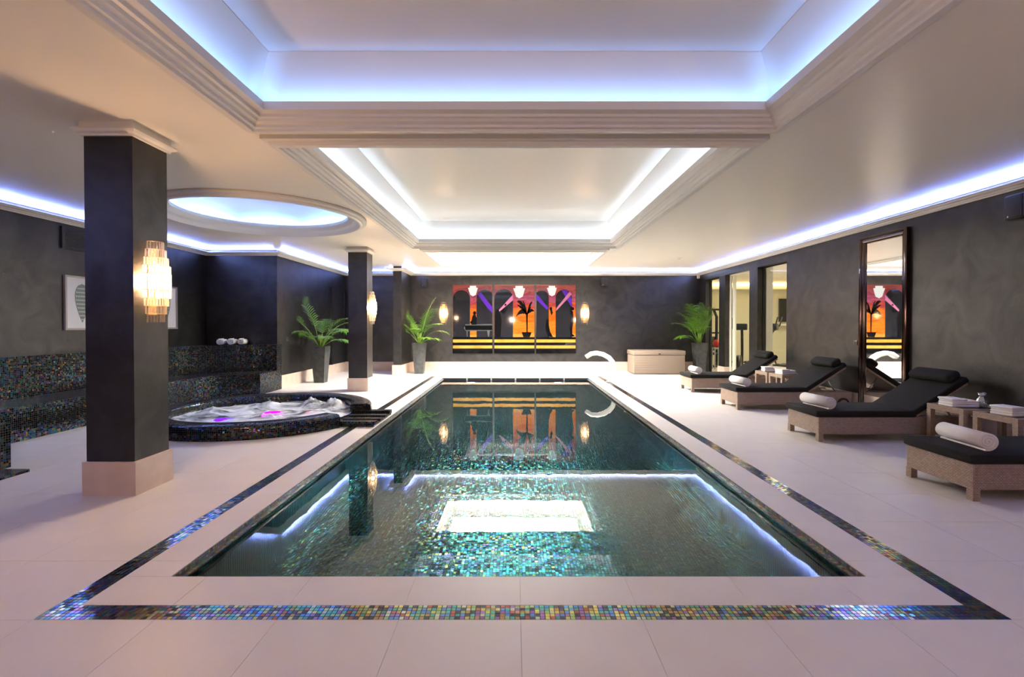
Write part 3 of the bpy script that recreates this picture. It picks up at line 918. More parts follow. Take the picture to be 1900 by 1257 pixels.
mb = MB(); ribbon(mb, fr, 0.001, fr, SEAT - 0.06, 0); mb.build('seat_front', 'mosaic_dark', bench, fix=False)
mb = MB(); ribbon(mb, fr, SEAT - 0.06, nose_o, SEAT - 0.055, 0.4); ribbon(mb, nose_o, SEAT - 0.055, nose_o, SEAT, 0.45); mb.build('seat_nosing', 'mosaic_dark', bench, fix=False)
mb = MB(); ribbon(mb, nose_o, SEAT, bk, SEAT, 0.5); mb.build('seat', 'mosaic_dark', bench, fix=False)
mb = MB(); ribbon(mb, bk, SEAT, bk, TOP, 1.2); mb.build('backrest', 'mosaic_dark', bench, fix=False)
# top shelf filling to the walls, end panel
shelf = []
outer = []
for (x, y) in bk:
    if y <= AC[1] + 1e-6: outer.append((XL + 0.005, y))
    else:
        a = math.atan2(y - AC[1], x - AC[0]); c_, s_ = math.cos(a), math.sin(a)
        tx = (XL + 0.005 - AC[0]) / c_ if c_ < 0 else 1e9; ty = (11.145 - AC[1]) / s_ if s_ > 0 else 1e9
        q = min(tx, ty); outer.append((AC[0] + q * c_, AC[1] + q * s_))
mb = MB(); ribbon(mb, bk, TOP, outer, TOP, 1.8); mb.build('shelf_top', 'mosaic_dark', bench, fix=False)
e0, e1, e2 = fr[-1], bk[-1], outer[-1]
mb = MB(); mb.face([(*e0, 0.001), (*e1, 0.001), (*e1, SEAT), (*e0, SEAT)]); mb.face([(*e1, 0.001), (e1[0], 11.145, 0.001), (e1[0], 11.145, TOP), (*e1, TOP)])
mb.build('bench_end', 'mosaic_dark', bench, fix=False)
# near return of the bench
o = MB().box(XL + 0.005, -5.15, 4.25, 5.0, 0.001, 0.455).build('bench_return', 'mosaic_dark', bench)
ft = MB().box(-5.14, -4.80, 3.4, 4.84, 0.001, 0.028).build('foot_step', 'mosaic_dark'); tag(ft, 'low mosaic foot step on the floor beside the near bench block', 'step')

# ================================================================== SCONCES
def make_sconce():
    """half-round tiered crystal wall light, faces +X"""
    r = empty('crystal_sconce')
    H = 0.71; n = 10
    ws = [0.078, 0.095, 0.110, 0.125, 0.128, 0.128, 0.126, 0.110, 0.095, 0.080]
    MB().box(0, 0.012, -0.05, 0.05, 0.06, H - 0.06).build('back_plate', 'brass', r)
    for i, w in enumerate(ws):
        z1 = H - i * H / n; z0 = z1 - H / n * 1.12
        mb = MB()
        k = max(9, int(w * 2 * math.pi / 2 / 0.021))
        for j in range(k):
            a = -math.pi / 2 + math.pi * (j + 0.5) / k
            cx, cy = 0.012 + w * 1.05 * math.cos(a), w * math.sin(a)
            t = Vector((-math.sin(a), math.cos(a), 0)); nn = Vector((math.cos(a), math.sin(a), 0))
            c = Vector((cx, cy, 0)); hw = 0.0085
            p = [c - t * hw, c + nn * 0.007, c + t * hw, c - nn * 0.007]
            lo = [(q.x, q.y, z0 + 0.006) for q in p]; hi = [(q.x, q.y, z1) for q in p]
            for e in range(4):
                mb.face([lo[e], lo[(e + 1) % 4], hi[(e + 1) % 4], hi[e]])
            mb.face(list(reversed(lo))); mb.face(hi)
        tier = mb.build('crystal_tier', 'crystal', r, fix=False)
        mb = MB()
        mb.lathe([(w - 0.004, z1 - 0.004), (w + 0.004, z1 - 0.004), (w + 0.004, z1 + 0.002), (w - 0.004, z1 + 0.002), (w - 0.004, z1 - 0.004)], (0.012, 0, 0), 16, a0=-math.pi / 2, a1=math.pi / 2)
        mb.build('tier_band', 'brass', tier)
    for z in (0.24, 0.47):
        MB().lathe([(0.001, -0.035), (0.018, -0.028), (0.022, 0.0), (0.014, 0.03), (0.001, 0.045)], (0.06, 0, z), 12).build('bulb', 'bulb_warm', r)
    return r
def sconce_light(M, watt, color=(1.0, 0.62, 0.33), out=0.06):
    point_light('sconce_glow', M @ Vector((out, 0, 0.36)), color, watt, 0.035)
proto = make_sconce()
SC = [((-3.235, 4.37, 1.48), 0, 'crystal wall light on the near column', L_SCONCE),
      ((-3.235, 10.955, 1.48), 0, 'crystal wall light on the far column', L_SCONCE),
      ((-2.26, YB, 1.47), -90, 'crystal wall light beside the piano panel of the triptych', L_SCONCE_END),
      ((2.23, YB, 1.47), -90, 'crystal wall light between the triptych and the deck box', L_SCONCE_END),
      ((-0.2, YF, 1.47), 90, 'middle crystal wall light on the wall behind the viewpoint', L_REAR),
      ((-4.6, YF, 1.47), 90, 'unseen crystal wall light added behind the viewpoint on the bench side', L_REAR * REAR_SIDE),  # this and the next are unseen, added as warm fill for the near end
      ((4.2, YF, 1.47), 90, 'unseen crystal wall light added behind the viewpoint on the lounger side', L_REAR * REAR_SIDE)]
for i, (loc, rz, lab, w) in enumerate(SC):
    o = proto if i == 0 else copy_tree(proto)
    o.location = loc; o.rotation_euler = (0, 0, R(rz))
    tag(o, lab, 'wall light', 'tiered crystal wall lights')
    sconce_light(Matrix.Translation(loc) @ Matrix.Rotation(R(rz), 4, 'Z'), w, (1.0, 0.62, 0.33) if i < 4 else (1.0, 0.67, 0.53), 0.06 if i < 4 else 0.18)

# ================================================================== TRIPTYCH
AY = YB - 0.05
def ap(p):
    return ((p[0] / 7.6 + 830 - 955) / 58.5, 1.45 - (p[1] / 7.6 + 520 - 604) / 58.5)
def arch(cx, cy, r, yb, xmin, xmax, n=24):
    pts = [(max(cx - r, xmin), yb)]
    for k in range(n + 1):
        a = math.pi - math.pi * k / n
        x = cx + r * math.cos(a)
        if xmin <= x <= xmax: pts.append((x, cy - r * math.sin(a)))
    pts.append((min(cx + r, xmax), yb))
    return pts
def disc(cx, cy, rx, ry=None, n=18):
    ry = ry or rx
    return [(cx + rx * math.cos(2 * math.pi * k / n), cy + ry * math.sin(2 * math.pi * k / n)) for k in range(n)]
def crescent(x0, y0, x1, y1, bulge, th, n=10):
    """palm frond silhouette from base (x0,y0) to tip (x1,y1)"""
    up = []; lo = []
    for k in range(n + 1):
        t = k / n
        x = x0 + (x1 - x0) * t; y = y0 + (y1 - y0) * t - bulge * 4 * t * (1 - t)
        w = th * math.sin(math.pi * min(1, t * 0.9 + 0.1))
        up.append((x, y - w * 0.4)); lo.append((x, y + w * 0.6 + (8 if k % 2 else 0)))
    return up + lo[::-1]
def fan(mb, poly, y):
    pts = [ap(p) for p in poly]
    mb.face([(p[0], y, p[1]) for p in pts])
def art(name, x0, x1, shapes, label):
    (ax0, az1), (ax1, az0) = ap((x0, 65)), ap((x1, 1035))
    r = empty('wall_panel', ((ax0 + ax1) / 2, YB, az0))
    off = r.location
    def put(mb, nm, mat):
        o = mb.build(nm, mat, r, fix=False)
        o.location = -off
        return o
    put(MB().box(ax0, ax1, AY, YB - 0.002, az0, az1), 'backing_board', 'art_silhouette')
    mb = MB(); fan(mb, [(x0 + 2, 67), (x0 + 2, 805), (x1 - 2, 805), (x1 - 2, 67)], AY - 0.001); put(mb, 'sunset_print', 'art_sunset')
    for k, (nm, mat, polys) in enumerate(shapes):
        mb = MB()
        for poly in polys: fan(mb, poly, AY - 0.002 - 0.0006 * k)
        put(mb, nm, mat)
    k = len(shapes)
    for yy in (838, 922):
        mb = MB(); fan(mb, [(x0 + 4, yy), (x0 + 4, yy + 43), (x1 - 4, yy + 43), (x1 - 4, yy)], AY - 0.002); put(mb, 'gold_stripe', 'art_gold')
    tag(r, label, 'artwork', 'three panels of the glossy night-club picture')
    return r
def keystone(cx, w):
    k = w / 100.0
    return [(cx + dx * k, 82 + dy * k) for dx, dy in ((-42, 0), (42, 0), (44, 26), (66, 28), (40, 122), (0, 142), (-36, 122), (-68, 28), (-44, 26))]
art('a', 75, 637, [
    ('arches', 'art_black', [arch(200, 262, 120, 805, 77, 635), arch(530, 255, 118, 805, 77, 635)]),
    ('purple_beam', 'art_purple', [[(425, 200), (478, 178), (635, 385), (635, 465), (560, 385)]]),
    ('piano', 'art_grey', [[(255, 625), (630, 620), (630, 715), (260, 720), (235, 680)], [(270, 715), (290, 715), (285, 800), (275, 800)], [(560, 715), (600, 715), (590, 800), (575, 800)]]),
    ('pianist', 'art_silhouette', [disc(385, 465, 22, 26), [(365, 490), (400, 490), (415, 540), (412, 630), (345, 630), (320, 600), (345, 560), (350, 520)], [(245, 640), (630, 640), (630, 705), (255, 705)]]),
    ('lamp', 'art_lamp', [keystone(362, 104)])],
    'triptych panel with the pianist silhouette between dark arches')
palm = [[(1110, 470), (1136, 470), (1132, 740), (1116, 740)], [(1048, 735), (1188, 735), (1164, 803), (1072, 803)]]
for tip, bl, th in (((965, 520), 60, 60), ((985, 300), 50, 70), ((985, 350), 20, 40), ((1105, 300), -10, 60), ((1200, 305), 30, 60), ((1226, 435), 30, 45), ((1060, 290), 30, 50), ((1180, 380), 10, 50)):
    palm.append(crescent(1122, 475, tip[0], tip[1], bl, th))
art('b', 660, 1230, [
    ('arches', 'art_black', [arch(795, 258, 131, 805, 662, 1228)]),
    ('pink_beam', 'art_pink', [[(925, 205), (925, 285), (735, 445), (720, 430)]]),
    ('dancers', 'art_silhouette', [disc(705, 440, 28, 30), [(670, 470), (745, 470), (765, 560), (750, 803), (672, 803), (664, 600)], disc(820, 350, 14), [(760, 440), (800, 400), (845, 380), (850, 410), (810, 470), (770, 470)]]),
    ('palm', 'art_silhouette', palm),
    ('lamp', 'art_lamp', [keystone(1014, 124)])],
    'triptych panel with the black potted palm on orange')
art('c', 1250, 1812, [
    ('arches', 'art_black', [arch(1330, 248, 100, 805, 1252, 1810), arch(1641, 252, 114, 805, 1252, 1810)]),
    ('purple_beam', 'art_purple', [[(1254, 195), (1290, 230), (1428, 395), (1405, 420), (1254, 275)], [(1610, 142), (1690, 142), (1757, 280), (1748, 378)]]),
    ('pink_beam', 'art_pink', [[(1722, 165), (1755, 200), (1532, 438), (1535, 400)]]),
    ('woman_in_gown', 'art_silhouette', [disc(1460, 405, 18, 24), [(1450, 420), (1475, 420), (1488, 460), (1470, 500), (1455, 460)], [(1400, 560), (1430, 540), (1432, 640), (1450, 730), (1490, 803), (1420, 803), (1385, 700), (1385, 610)]]),
    ('violinist', 'art_silhouette', [disc(1755, 405, 32, 26), [(1735, 430), (1770, 440), (1780, 560), (1762, 690), (1762, 760), (1800, 790), (1740, 803), (1722, 690), (1735, 560)]]),
    ('lamp', 'art_lamp', [keystone(1474, 104)])],
    'triptych panel with the gowned woman silhouette and crossing beams')

# ================================================================== MIRROR
mir = empty('standing_mirror', (XR, 7.775, 0))
y0, y1, z0, z1 = -0.50, 0.50, 0.04, 2.91
P = [(y0, z0), (y1, z0), (y1, z1), (y0, z1)]
mt = mitre(P, True)
prof = [(0, 0.0), (0, 0.055), (0.012, 0.068), (0.035, 0.068), (0.05, 0.050), (0.075, 0.058), (0.09, 0.050), (0.105, 0.025), (0.115, 0.020), (0.115, 0.0)]
for i in range(4):
    j = (i + 1) % 4
    mb = MB()
    a = [(-h, P[i][0] + mt[i].x * u, P[i][1] + mt[i].y * u) for u, h in prof]
    b = [(-h, P[j][0] + mt[j].x * u, P[j][1] + mt[j].y * u) for u, h in prof]
    for k in range(len(prof) - 1): mb.face([a[k], b[k], b[k + 1], a[k + 1]])
    mb.build('frame_rail', 'dark_chrome', mir)
MB().box(-0.018, -0.002, y0 + 0.1, y1 - 0.1, z0 + 0.1, z1 - 0.1).build('mirror_glass', 'mirror_glass', mir)
tag(mir, 'tall mirror in a dark chrome frame on the charcoal wall', 'mirror')

# ================================================================== LOUNGERS
def make_lounger():
    r = empty('sun_lounger')
    w = 0.345; zb, zt = 0.09, 0.307
    LEN = 1.96
    mb = MB()
    mb.rbox(0, 0.05, -w, w, zb, zt, 0.012, 2)
    mb.rbox(LEN - 0.05, LEN, -w, w, zb, zt, 0.012, 2)
    mb.rbox(0.02, LEN - 0.02, -w, -w + 0.05, zb, zt, 0.012, 2)
    mb.rbox(0.02, LEN - 0.02, w - 0.05, w, zb, zt, 0.012, 2)
    for i in range(len(mb.sm)): mb.sm[i] = False
    mb.build('frame', 'wicker', r)
    for k in range(10):
        x = 0.10 + k * 0.19
        MB().box(x, x + 0.06, -w + 0.04, w - 0.04, zt - 0.04, zt - 0.02).build('slat', 'deckbox_resin', r)
    for x in (0.0, LEN - 0.06):
        for y in (-w, w - 0.06):
            MB().box(x, x + 0.06, y, y + 0.06, 0.0, zb + 0.005).build('leg', 'wicker', r)
    hx = 1.22
    m = MB().rbox(-0.03, hx, -w - 0.012, w + 0.012, zt, zt + 0.078, 0.022, 3).build('mattress', 'black_cushion', r)
    M = Matrix.Translation((hx - 0.02, 0, zt + 0.01)) @ Matrix.Rotation(R(-33), 4, 'Y')
    MB().rbox(0, 0.80, -w - 0.012, w + 0.012, 0.0, 0.075, 0.022, 3, M).build('backrest_cushion', 'black_cushion', r)
    MB().rbox(0.0, 0.78, -w + 0.01, w - 0.01, -0.035, -0.002, 0.01, 2, M).build('backrest_frame', 'wicker', r)
    pil = MB().rbox(0.60, 0.79, -w + 0.02, w - 0.02, 0.075, 0.185, 0.05, 4, M).build('pillow', 'black_cushion', r)
    mb = MB(); mb.box(0.64, 0.68, -w + 0.08, -w + 0.12, 0.04, 0.19, M); mb.box(0.64, 0.68, w - 0.12, w - 0.08, 0.04, 0.19, M); 
    MB().box(0.79, 0.815, -0.15, 0.15, -0.03, 0.12, M).build('pillow_strap', 'black_cushion', pil)
    p = M @ Vector((0.45, 0, -0.03))
    for y in (-0.22, 0.22):
        MB().tube([(p.x, y, p.z), (p.x + 0.16, y, zt - 0.02)], 0.012, 8).build('support_strut', 'chrome', r)
    for y in (-w - 0.03, w + 0.002):
        mb = MB()
        c = Vector((1.80, y + 0.014, 0.105)); rr_ = 0.105
        rows = []
        for rad, yy in ((rr_ - 0.03, -0.014), (rr_ - 0.006, -0.014), (rr_, -0.007), (rr_, 0.007), (rr_ - 0.006, 0.014), (rr_ - 0.03, 0.014), (rr_ - 0.03, -0.014)):
            rows.append([(c.x + rad * math.cos(a), c.y + yy, c.z + rad * math.sin(a)) for a in [2 * math.pi * k / 28 for k in range(28)]])
        mb.grid(rows, closed_u=True); wh = mb.build('wheel', 'black_plastic', r)
        mb = MB(); mb.tube([(c.x, c.y - 0.008, c.z), (c.x, c.y + 0.008, c.z)], rr_ - 0.03, 24); mb.build('wheel_hub', 'wicker', wh)
    return r
lp = make_lounger()
LY = [4.365, 6.43, 8.72, 10.92]
LX = [3.77, 3.78, 3.81, 3.82]
LL = ['rattan sun lounger with black mattress at the frame edge, showing only its foot half',
      'rattan sun lounger with black mattress in front of the tall mirror, second from the viewer',
      'rattan sun lounger with black mattress just past the tall mirror, third from the viewer',
      'rattan sun lounger with black mattress beside the gym openings, farthest of the row']
for i in range(4):
    o = lp if i == 0 else copy_tree(lp)
    o.location = (LX[i], LY[i], 0)
    tag(o, LL[i], 'sun lounger', 'rattan sun loungers along the pool')

# ---- rolled towels
def roll_mesh(mb, r, length, turns=3.2, th=0.016, sq=0.93, n=110):
    """spiral-rolled towel, axis along Y, centred, resting on z=0"""
    out = []; inn = []
    for k in range(n + 1):
        t = k / n; a = turns * 2 * math.pi * t
        rad = 0.012 + (r - 0.012) * t
        out.append((rad, a)); inn.append((max(rad - th, 0.002), a))
    def P(rad, a, y):
        return (rad * math.cos(-a - 0.6), y, r * sq + rad * sq * math.sin(-a - 0.6))
    h = length / 2
    for lst, flip in ((out, False), (inn, True)):
        rows = [[P(rad, a, -h + (0.012 if rad > r * 0.9 else 0) * 0) for rad, a in lst], [P(rad, a, h) for rad, a in lst]]
        mb.grid(rows, smooth=True)
    for y in (-h, h):
        for k in range(n):
            mb.face([P(*out[k], y), P(*out[k + 1], y), P(*inn[k + 1], y), P(*inn[k], y)])
    mb.face([P(*out[-1], -h), P(*inn[-1], -h), P(*inn[-1], h), P(*out[-1], h)])
mb = MB(); roll_mesh(mb, 0.088, 0.50)
t0 = mb.build('rolled_towel', 'white_towel')
TX = [0.26, 0.20, 0.20, 0.20]
TL = ['white rolled towel on the closest lounger at the frame edge', 'white rolled towel on the lounger in front of the mirror',
      'white rolled towel on the third lounger past the mirror', 'white rolled towel on the farthest lounger near the corner palm']
for i in range(4):
    o = t0 if i == 0 else t0.copy()
    if i: col.objects.link(o)
    o.location = (LX[i] + TX[i], LY[i] + 0.02, 0.383); o.rotation_euler = (0, 0, R([-6, 4, 3, -2][i]))
    tag(o, TL[i], 'towel', 'rolled towels on the loungers')
mb = MB(); roll_mesh(mb, 0.078, 0.34, 2.6)
s0 = mb.build('rolled_towel', 'white_towel')
for i, (x, y, lab) in enumerate(((-6.27, 10.45, 'first of three rolled towels on the spa bench shelf, beside the corner'), (-6.10, 10.55, 'middle of three rolled towels on the spa bench shelf'), (-5.94, 10.66, 'last of three rolled towels on the spa bench shelf, towards the palm'))):
    o = s0 if i == 0 else s0.copy()
    if i: col.objects.link(o)
    o.location = (x - 0.12, y + 0.28, TOP); o.rotation_euler = (0, 0, R(14))
    tag(o, lab, 'towel', 'rolled towels on the bench shelf')

# ---- side tables
def make_table():
    r = empty('side_table'); h = 0.5; a = 0.245
    mb = MB()
    for b in ((-a, a, -a, -a + 0.055), (-a, a, a - 0.055, a), (-a, -a + 0.055, -a + 0.055, a - 0.055), (a - 0.055, a, -a + 0.055, a - 0.055)): mb.box(*b, h - 0.06, h)
    mb.build('top_frame', 'wicker', r)
    MB().box(-a + 0.05, a - 0.05, -a + 0.05, a - 0.05, h - 0.012, h - 0.003).build('glass_top', 'dark_glass', r)
    for x in (-a, a - 0.055):
        for y in (-a, a - 0.055): MB().box(x, x + 0.055, y, y + 0.055, 0, h - 0.06).build('leg', 'wicker', r)
    return r
tb = make_table()
TB = [(5.33, 5.19, 'rattan side table beside the closest lounger, holding a folded towel'), (5.30, 5.76, 'rattan side table with the glass vase and folded towel'),
      (5.33, 9.56, 'rattan side table beside the third lounger, holding a folded towel'), (5.32, 10.10, 'rattan side table beside the farthest lounger, holding a folded towel')]
mb = MB()
for k, (w, d) in enumerate(((0.15, 0.11), (0.148, 0.108), (0.146, 0.106))):
    mb.rbox(-w, w, -d, d, k * 0.026, k * 0.026 + 0.027, 0.012, 3)
mb.rbox(-0.155, 0.02, -0.112, 0.112, 0.076, 0.098, 0.010, 3)
ft0 = mb.build('folded_towel', 'white_towel')
for i, (x, y, lab) in enumerate(TB):
    o = tb if i == 0 else copy_tree(tb)
    o.location = (x, y, 0); tag(o, lab, 'side table', 'rattan side tables between the loungers')
    q = ft0 if i == 0 else ft0.copy()
    if i: col.objects.link(q)
    q.location = (x - (0.05 if i != 1 else 0.08), y, 0.50); q.rotation_euler = (0, 0, R([8, -5, 10, -8][i]))
    tag(q, ['folded white towel on the side table at the frame edge', 'folded white towel beside the glass vase', 'folded white towel on the side table nearest the third lounger', 'folded white towel on the side table nearest the farthest lounger'][i], 'towel', 'folded towels on the side tables')
v = MB().lathe([(0.001, 0.002), (0.042, 0.002), (0.05, 0.01), (0.063, 0.045), (0.06, 0.075), (0.035, 0.115), (0.032, 0.125), (0.045, 0.165), (0.041, 0.165), (0.028, 0.126), (0.031, 0.113), (0.056, 0.074), (0.058, 0.046), (0.045, 0.014), (0.001, 0.012)], n=24).build('glass_vase', 'vase_glass')
v.location = (5.44, 5.70, 0.50); tag(v, 'small clear glass carafe on the side table', 'vase')

# ================================================================== DECK BOX, SPOUT
bx = empty('deck_box', (4.27, 14.86, 0))
MB().rbox(-0.76, 0.76, -0.40, 0.40, 0.015, 0.56, 0.02, 2).build('body', 'deckbox_resin', bx)
MB().rbox(-0.775, 0.775, -0.415, 0.415, 0.565, 0.70, 0.025, 2).build('lid', 'deckbox_resin', bx)
MB().box(-0.035, 0.035, -0.425, -0.41, 0.59, 0.62).build('latch', 'black_plastic', bx)
for k in range(7):
    MB().box(-0.755, 0.755, -0.404, -0.40, 0.06 + k * 0.07, 0.066 + k * 0.07).build('panel_rib', 'deckbox_resin', bx)
tag(bx, 'beige resin storage box against the end wall', 'storage box')

SY = 12.65
pth = [(1129, 709, 1.2, .03), (1134, 701, 2.2, .04), (1138, 691, 3.2, .05), (1139.5, 681, 3.6, .055), (1137, 672, 3.9, .06), (1130, 664, 4.2, .065), (1119, 658, 4.2, .07), (1107, 655.5, 4.0, .075), (1097, 657, 3.7, .08), (1087.5, 663, 3.4, .085)]
k_ = SY / 910.0
c3 = [Vector(((p[0] - 955) * k_, 0, 1.45 - (p[1] - 604) * k_)) for p in pth]
c3[0].z = 0.0
rows = []
for i, p in enumerate(c3):
    t = (c3[min(i + 1, len(c3) - 1)] - c3[max(i - 1, 0)]).normalized()
    nn = Vector((t.z, 0, -t.x)); hw = pth[i][2] * k_; wy = pth[i][3]
    rows.append([tuple(Vector((0, SY, 0)) + p + nn * hw * a + Vector((0, wy * b, 0))) for a, b in ((-1, -0.8), (-0.6, -1), (0.6, -1), (1, -0.8), (1, 0.8), (0.6, 1), (-0.6, 1), (-1, 0.8))])
mb = MB(); mb.grid(rows, closed_u=True); mb.face(rows[0]); mb.face(rows[-1])
sp = empty('water_spout', (c3[0].x, SY, 0))
o = mb.build('spout_arc', 'spout_white', sp); o.location = (-c3[0].x, -SY, 0)
MB().lathe([(0.001, 0.012), (0.06, 0.012), (0.075, 0.0)], n=24).build('base_flange', 'pool_steel', sp)
tag(sp, 'white swan-neck water spout arching over the pool edge', 'water spout')

# ================================================================== PALMS
def frond_mesh(L, elev, droop, seed, lw=0.018, ll=0.30, n=17):
    rnd = random.Random(seed)
    pts = []
    x = z = 0.0; ang = R(elev)
    steps = 16
    for k in range(steps + 1):
        pts.append(Vector((x, 0, z)))
        ang -= R(droop) / steps * (0.4 + 1.2 * k / steps)
        x += L / steps * math.cos(ang); z += L / steps * math.sin(ang)
    mb = MB()
    mb.tube(pts, [0.009 * (1 - 0.8 * k / steps) for k in range(steps + 1)], 5)
    for i in range(n):
        t = 0.38 + 0.60 * i / (n - 1)
        f = t * steps; k = min(int(f), steps - 1); p = pts[k].lerp(pts[k + 1], f - k)
        tan = (pts[k + 1] - pts[k]).normalized()
        upv = Vector((-tan.z, 0, tan.x))
        for s_ in (-1, 1):
            ln = ll * (0.55 + 0.9 * math.sin(math.pi * (0.15 + 0.8 * (i / (n - 1))))) * rnd.uniform(0.85, 1.1) * 0.8
            d = (tan * 0.75 + Vector((0, s_, 0)) * 0.75 + upv * 0.25).normalized()
            q = p.copy(); row = []
            side = tan.cross(d).cross(d).normalized()
            for e in range(5):
                w = lw * (0.5, 1.0, 0.9, 0.55, 0.05)[e]
                row.append([q - side * w * 0.5, q + side * w * 0.5])
                d = (d + Vector((0, 0, -0.13 - 0.10 * rnd.random()))).normalized()
                q = q + d * ln / 4
            mb.grid(row)
    return mb
def make_palm(loc, seed, height, label, fronds, lim):
    r = empty('potted_palm', loc)
    H = 0.92
    mb = MB()
    prof = [(0.125, 0.0), (0.125, 0.005), (0.185, H), (0.165, H), (0.155, H - 0.07)]
    rows = [[(a, -a, z), (a, a, z), (-a, a, z), (-a, -a, z)] for a, z in prof]
    mb.grid(rows, closed_u=True, smooth=False); mb.face(list(reversed(rows[0])))
    mb.build('planter', 'planter_slate', r)
    MB().box(-0.158, 0.158, -0.158, 0.158, H - 0.09, H - 0.065).build('soil', 'soil', r)
    for k in range(5):
        a = 2 * math.pi * k / 5; x, y = 0.045 * math.cos(a), 0.045 * math.sin(a)
        MB().tube([(x, y, H - 0.08), (x * 0.9, y * 0.9, H + 0.12), (x * 1.1, y * 1.1, H + 0.3)], [0.016, 0.013, 0.008], 7).build('stem', 'palm_stem', r)
    for i, (az, elev, L, droop) in enumerate(fronds):
        mb = frond_mesh(L * height, elev, droop, seed * 31 + i)
        ca, sa = math.cos(R(az)), math.sin(R(az)); ox, oy = loc[0] + 0.03 * ca, loc[1] + 0.03 * sa
        for q, vv in enumerate(mb.v):                      # leaves press along walls instead of passing through
            wx, wy = ox + vv[0] * ca - vv[1] * sa, oy + vv[0] * sa + vv[1] * ca
            cx, cy = min(max(wx, lim[0]), lim[1]), min(max(wy, lim[2]), lim[3])
            if cx != wx or cy != wy:
                cx += (wx - cx) * 0.02; cy += (wy - cy) * 0.02
                dx, dy = cx - ox, cy - oy
                mb.v[q] = (dx * ca + dy * sa, -dx * sa + dy * ca, vv[2])
        o = mb.build('frond', 'leaf', r, fix=False)
        o.location = (0.03 * math.cos(R(az)), 0.03 * math.sin(R(az)), H - 0.04); o.rotation_euler = (0, 0, R(az))
    tag(r, label, 'plant', 'potted palms')
    return r
F1 = [(170, 82, 1.45, 40), (200, 68, 1.2, 60), (15, 70, 1.2, 85), (330, 62, 1.15, 95), (350, 75, 1.3, 90), (190, 55, 1.0, 85), (240, 60, 0.95, 80), (40, 60, 1.0, 80), (100, 70, 1.1, 60), (300, 50, 0.8, 70), (355, 42, 0.75, 70), (150, 50, 0.85, 80)]
make_palm((-4.93, 12.45, 0), 1, 1.0, 'leafy palm in a tall slate planter beside the black door', F1, (-5.34, 9, 0, 99))
F2 = [(20, 84, 1.5, 30), (60, 80, 1.3, 50), (180, 62, 1.05, 90), (0, 60, 1.0, 95), (210, 70, 0.9, 60), (330, 72, 1.05, 80), (270, 65, 0.85, 70), (120, 68, 0.95, 60), (160, 80, 1.2, 50), (300, 45, 0.6, 60), (350, 40, 0.6, 60)]
make_palm((-2.86, 14.72, 0), 2, 1.0, 'sparse upright palm in a slate planter beside the triptych', F2, (-3.24, 9, 0, 15.54))
F3 = [(60, 84, 1.4, 35), (10, 75, 1.2, 40), (140, 78, 1.2, 50), (180, 70, 1.1, 75), (230, 75, 1.1, 60), (280, 80, 1.3, 45), (200, 50, 0.8, 80), (170, 45, 0.75, 75), (260, 62, 0.95, 60), (110, 66, 1.0, 50), (220, 82, 1.35, 40), (320, 78, 1.1, 40)]
make_palm((5.56, 14.75, 0), 3, 0.98, 'bushy palm in a slate planter in the corner by the gym', F3, (-9, 5.81, 0, 15.54))

# ================================================================== WALL FITTINGS
def speaker(loc, rz, s, label):
    r = empty('wall_speaker', loc, R(rz))          # faces +X locally
    MB().rbox(0.02 * s, 0.16 * s, -0.11 * s, 0.11 * s, -0.14 * s, 0.14 * s, 0.015 * s, 2).build('cabinet', 'black_plastic', r)
    MB().rbox(0.155 * s, 0.172 * s, -0.098 * s, 0.098 * s, -0.128 * s, 0.128 * s, 0.008 * s, 2).build('grille', 'speaker_grille', r)
    MB().box(0.0, 0.03 * s, -0.04 * s, 0.04 * s, -0.05 * s, 0.05 * s).build('bracket', 'black_metal', r)
    MB().lathe([(0.001, 0.004), (0.008, 0.003), (0.01, 0)], (0, 0, 0), 10).build('badge', 'chrome', r).matrix_local = Matrix.Translation((0.173 * s, -0.05 * s, -0.11 * s)) @ Matrix.Rotation(R(90), 4, 'Y')
    tag(r, label, 'speaker', 'small black wall speakers')
speaker((XR, 5.62, 2.81), 180, 1.0, 'black speaker high on the lounger-side wall')
speaker((-2.86, YB, 2.79), -90, 0.85, 'small black speaker above the palm beside the triptych')
speaker((2.83, YB, 2.82), -90, 0.85, 'small black speaker above the deck box end of the triptych')
sn = MB().rbox(XR - 0.09, XR - 0.005, 15.50, 15.57, 2.93, 3.03, 0.015, 2).build('motion_sensor', 'moulding_paint'); tag(sn, 'tiny white sensor under the cornice in the far corner', 'sensor')
sw = empty('wall_switch', (XR, 8.42, 1.15))
MB().rbox(-0.012, 0, -0.042, 0.042, -0.042, 0.042, 0.004, 2).build('switch_plate', 'switch_grey', sw)
MB().rbox(-0.018, -0.01, -0.022, 0.022, -0.022, 0.022, 0.003, 2).build('rocker', 'black_plastic', sw)
tag(sw, 'small dark wall switch beside the tall mirror', 'switch')

sw2 = empty('wall_switch', (-5.4, 11.64, 1.12))
MB().rbox(0, 0.012, -0.042, 0.042, -0.042, 0.042, 0.004, 2).build('switch_plate', 'switch_grey', sw2)
MB().rbox(0.01, 0.018, -0.022, 0.022, -0.022, 0.022, 0.003, 2).build('rocker', 'black_plastic', sw2)
tag(sw2, 'small dark wall switch between the spa alcove and the potted palm', 'switch')
sd = empty('smoke_detector', (4.15, 12.39, CEIL))
MB().lathe([(0.06, 0.0), (0.06, -0.018), (0.05, -0.03), (0.001, -0.032)], n=24).build('detector_body', 'moulding_paint', sd)
MB().lathe([(0.022, -0.031), (0.022, -0.040), (0.001, -0.042)], n=16).build('detector_cap', 'frame_silver', sd)
tag(sd, 'small round white detector on the ceiling towards the gym', 'smoke detector')

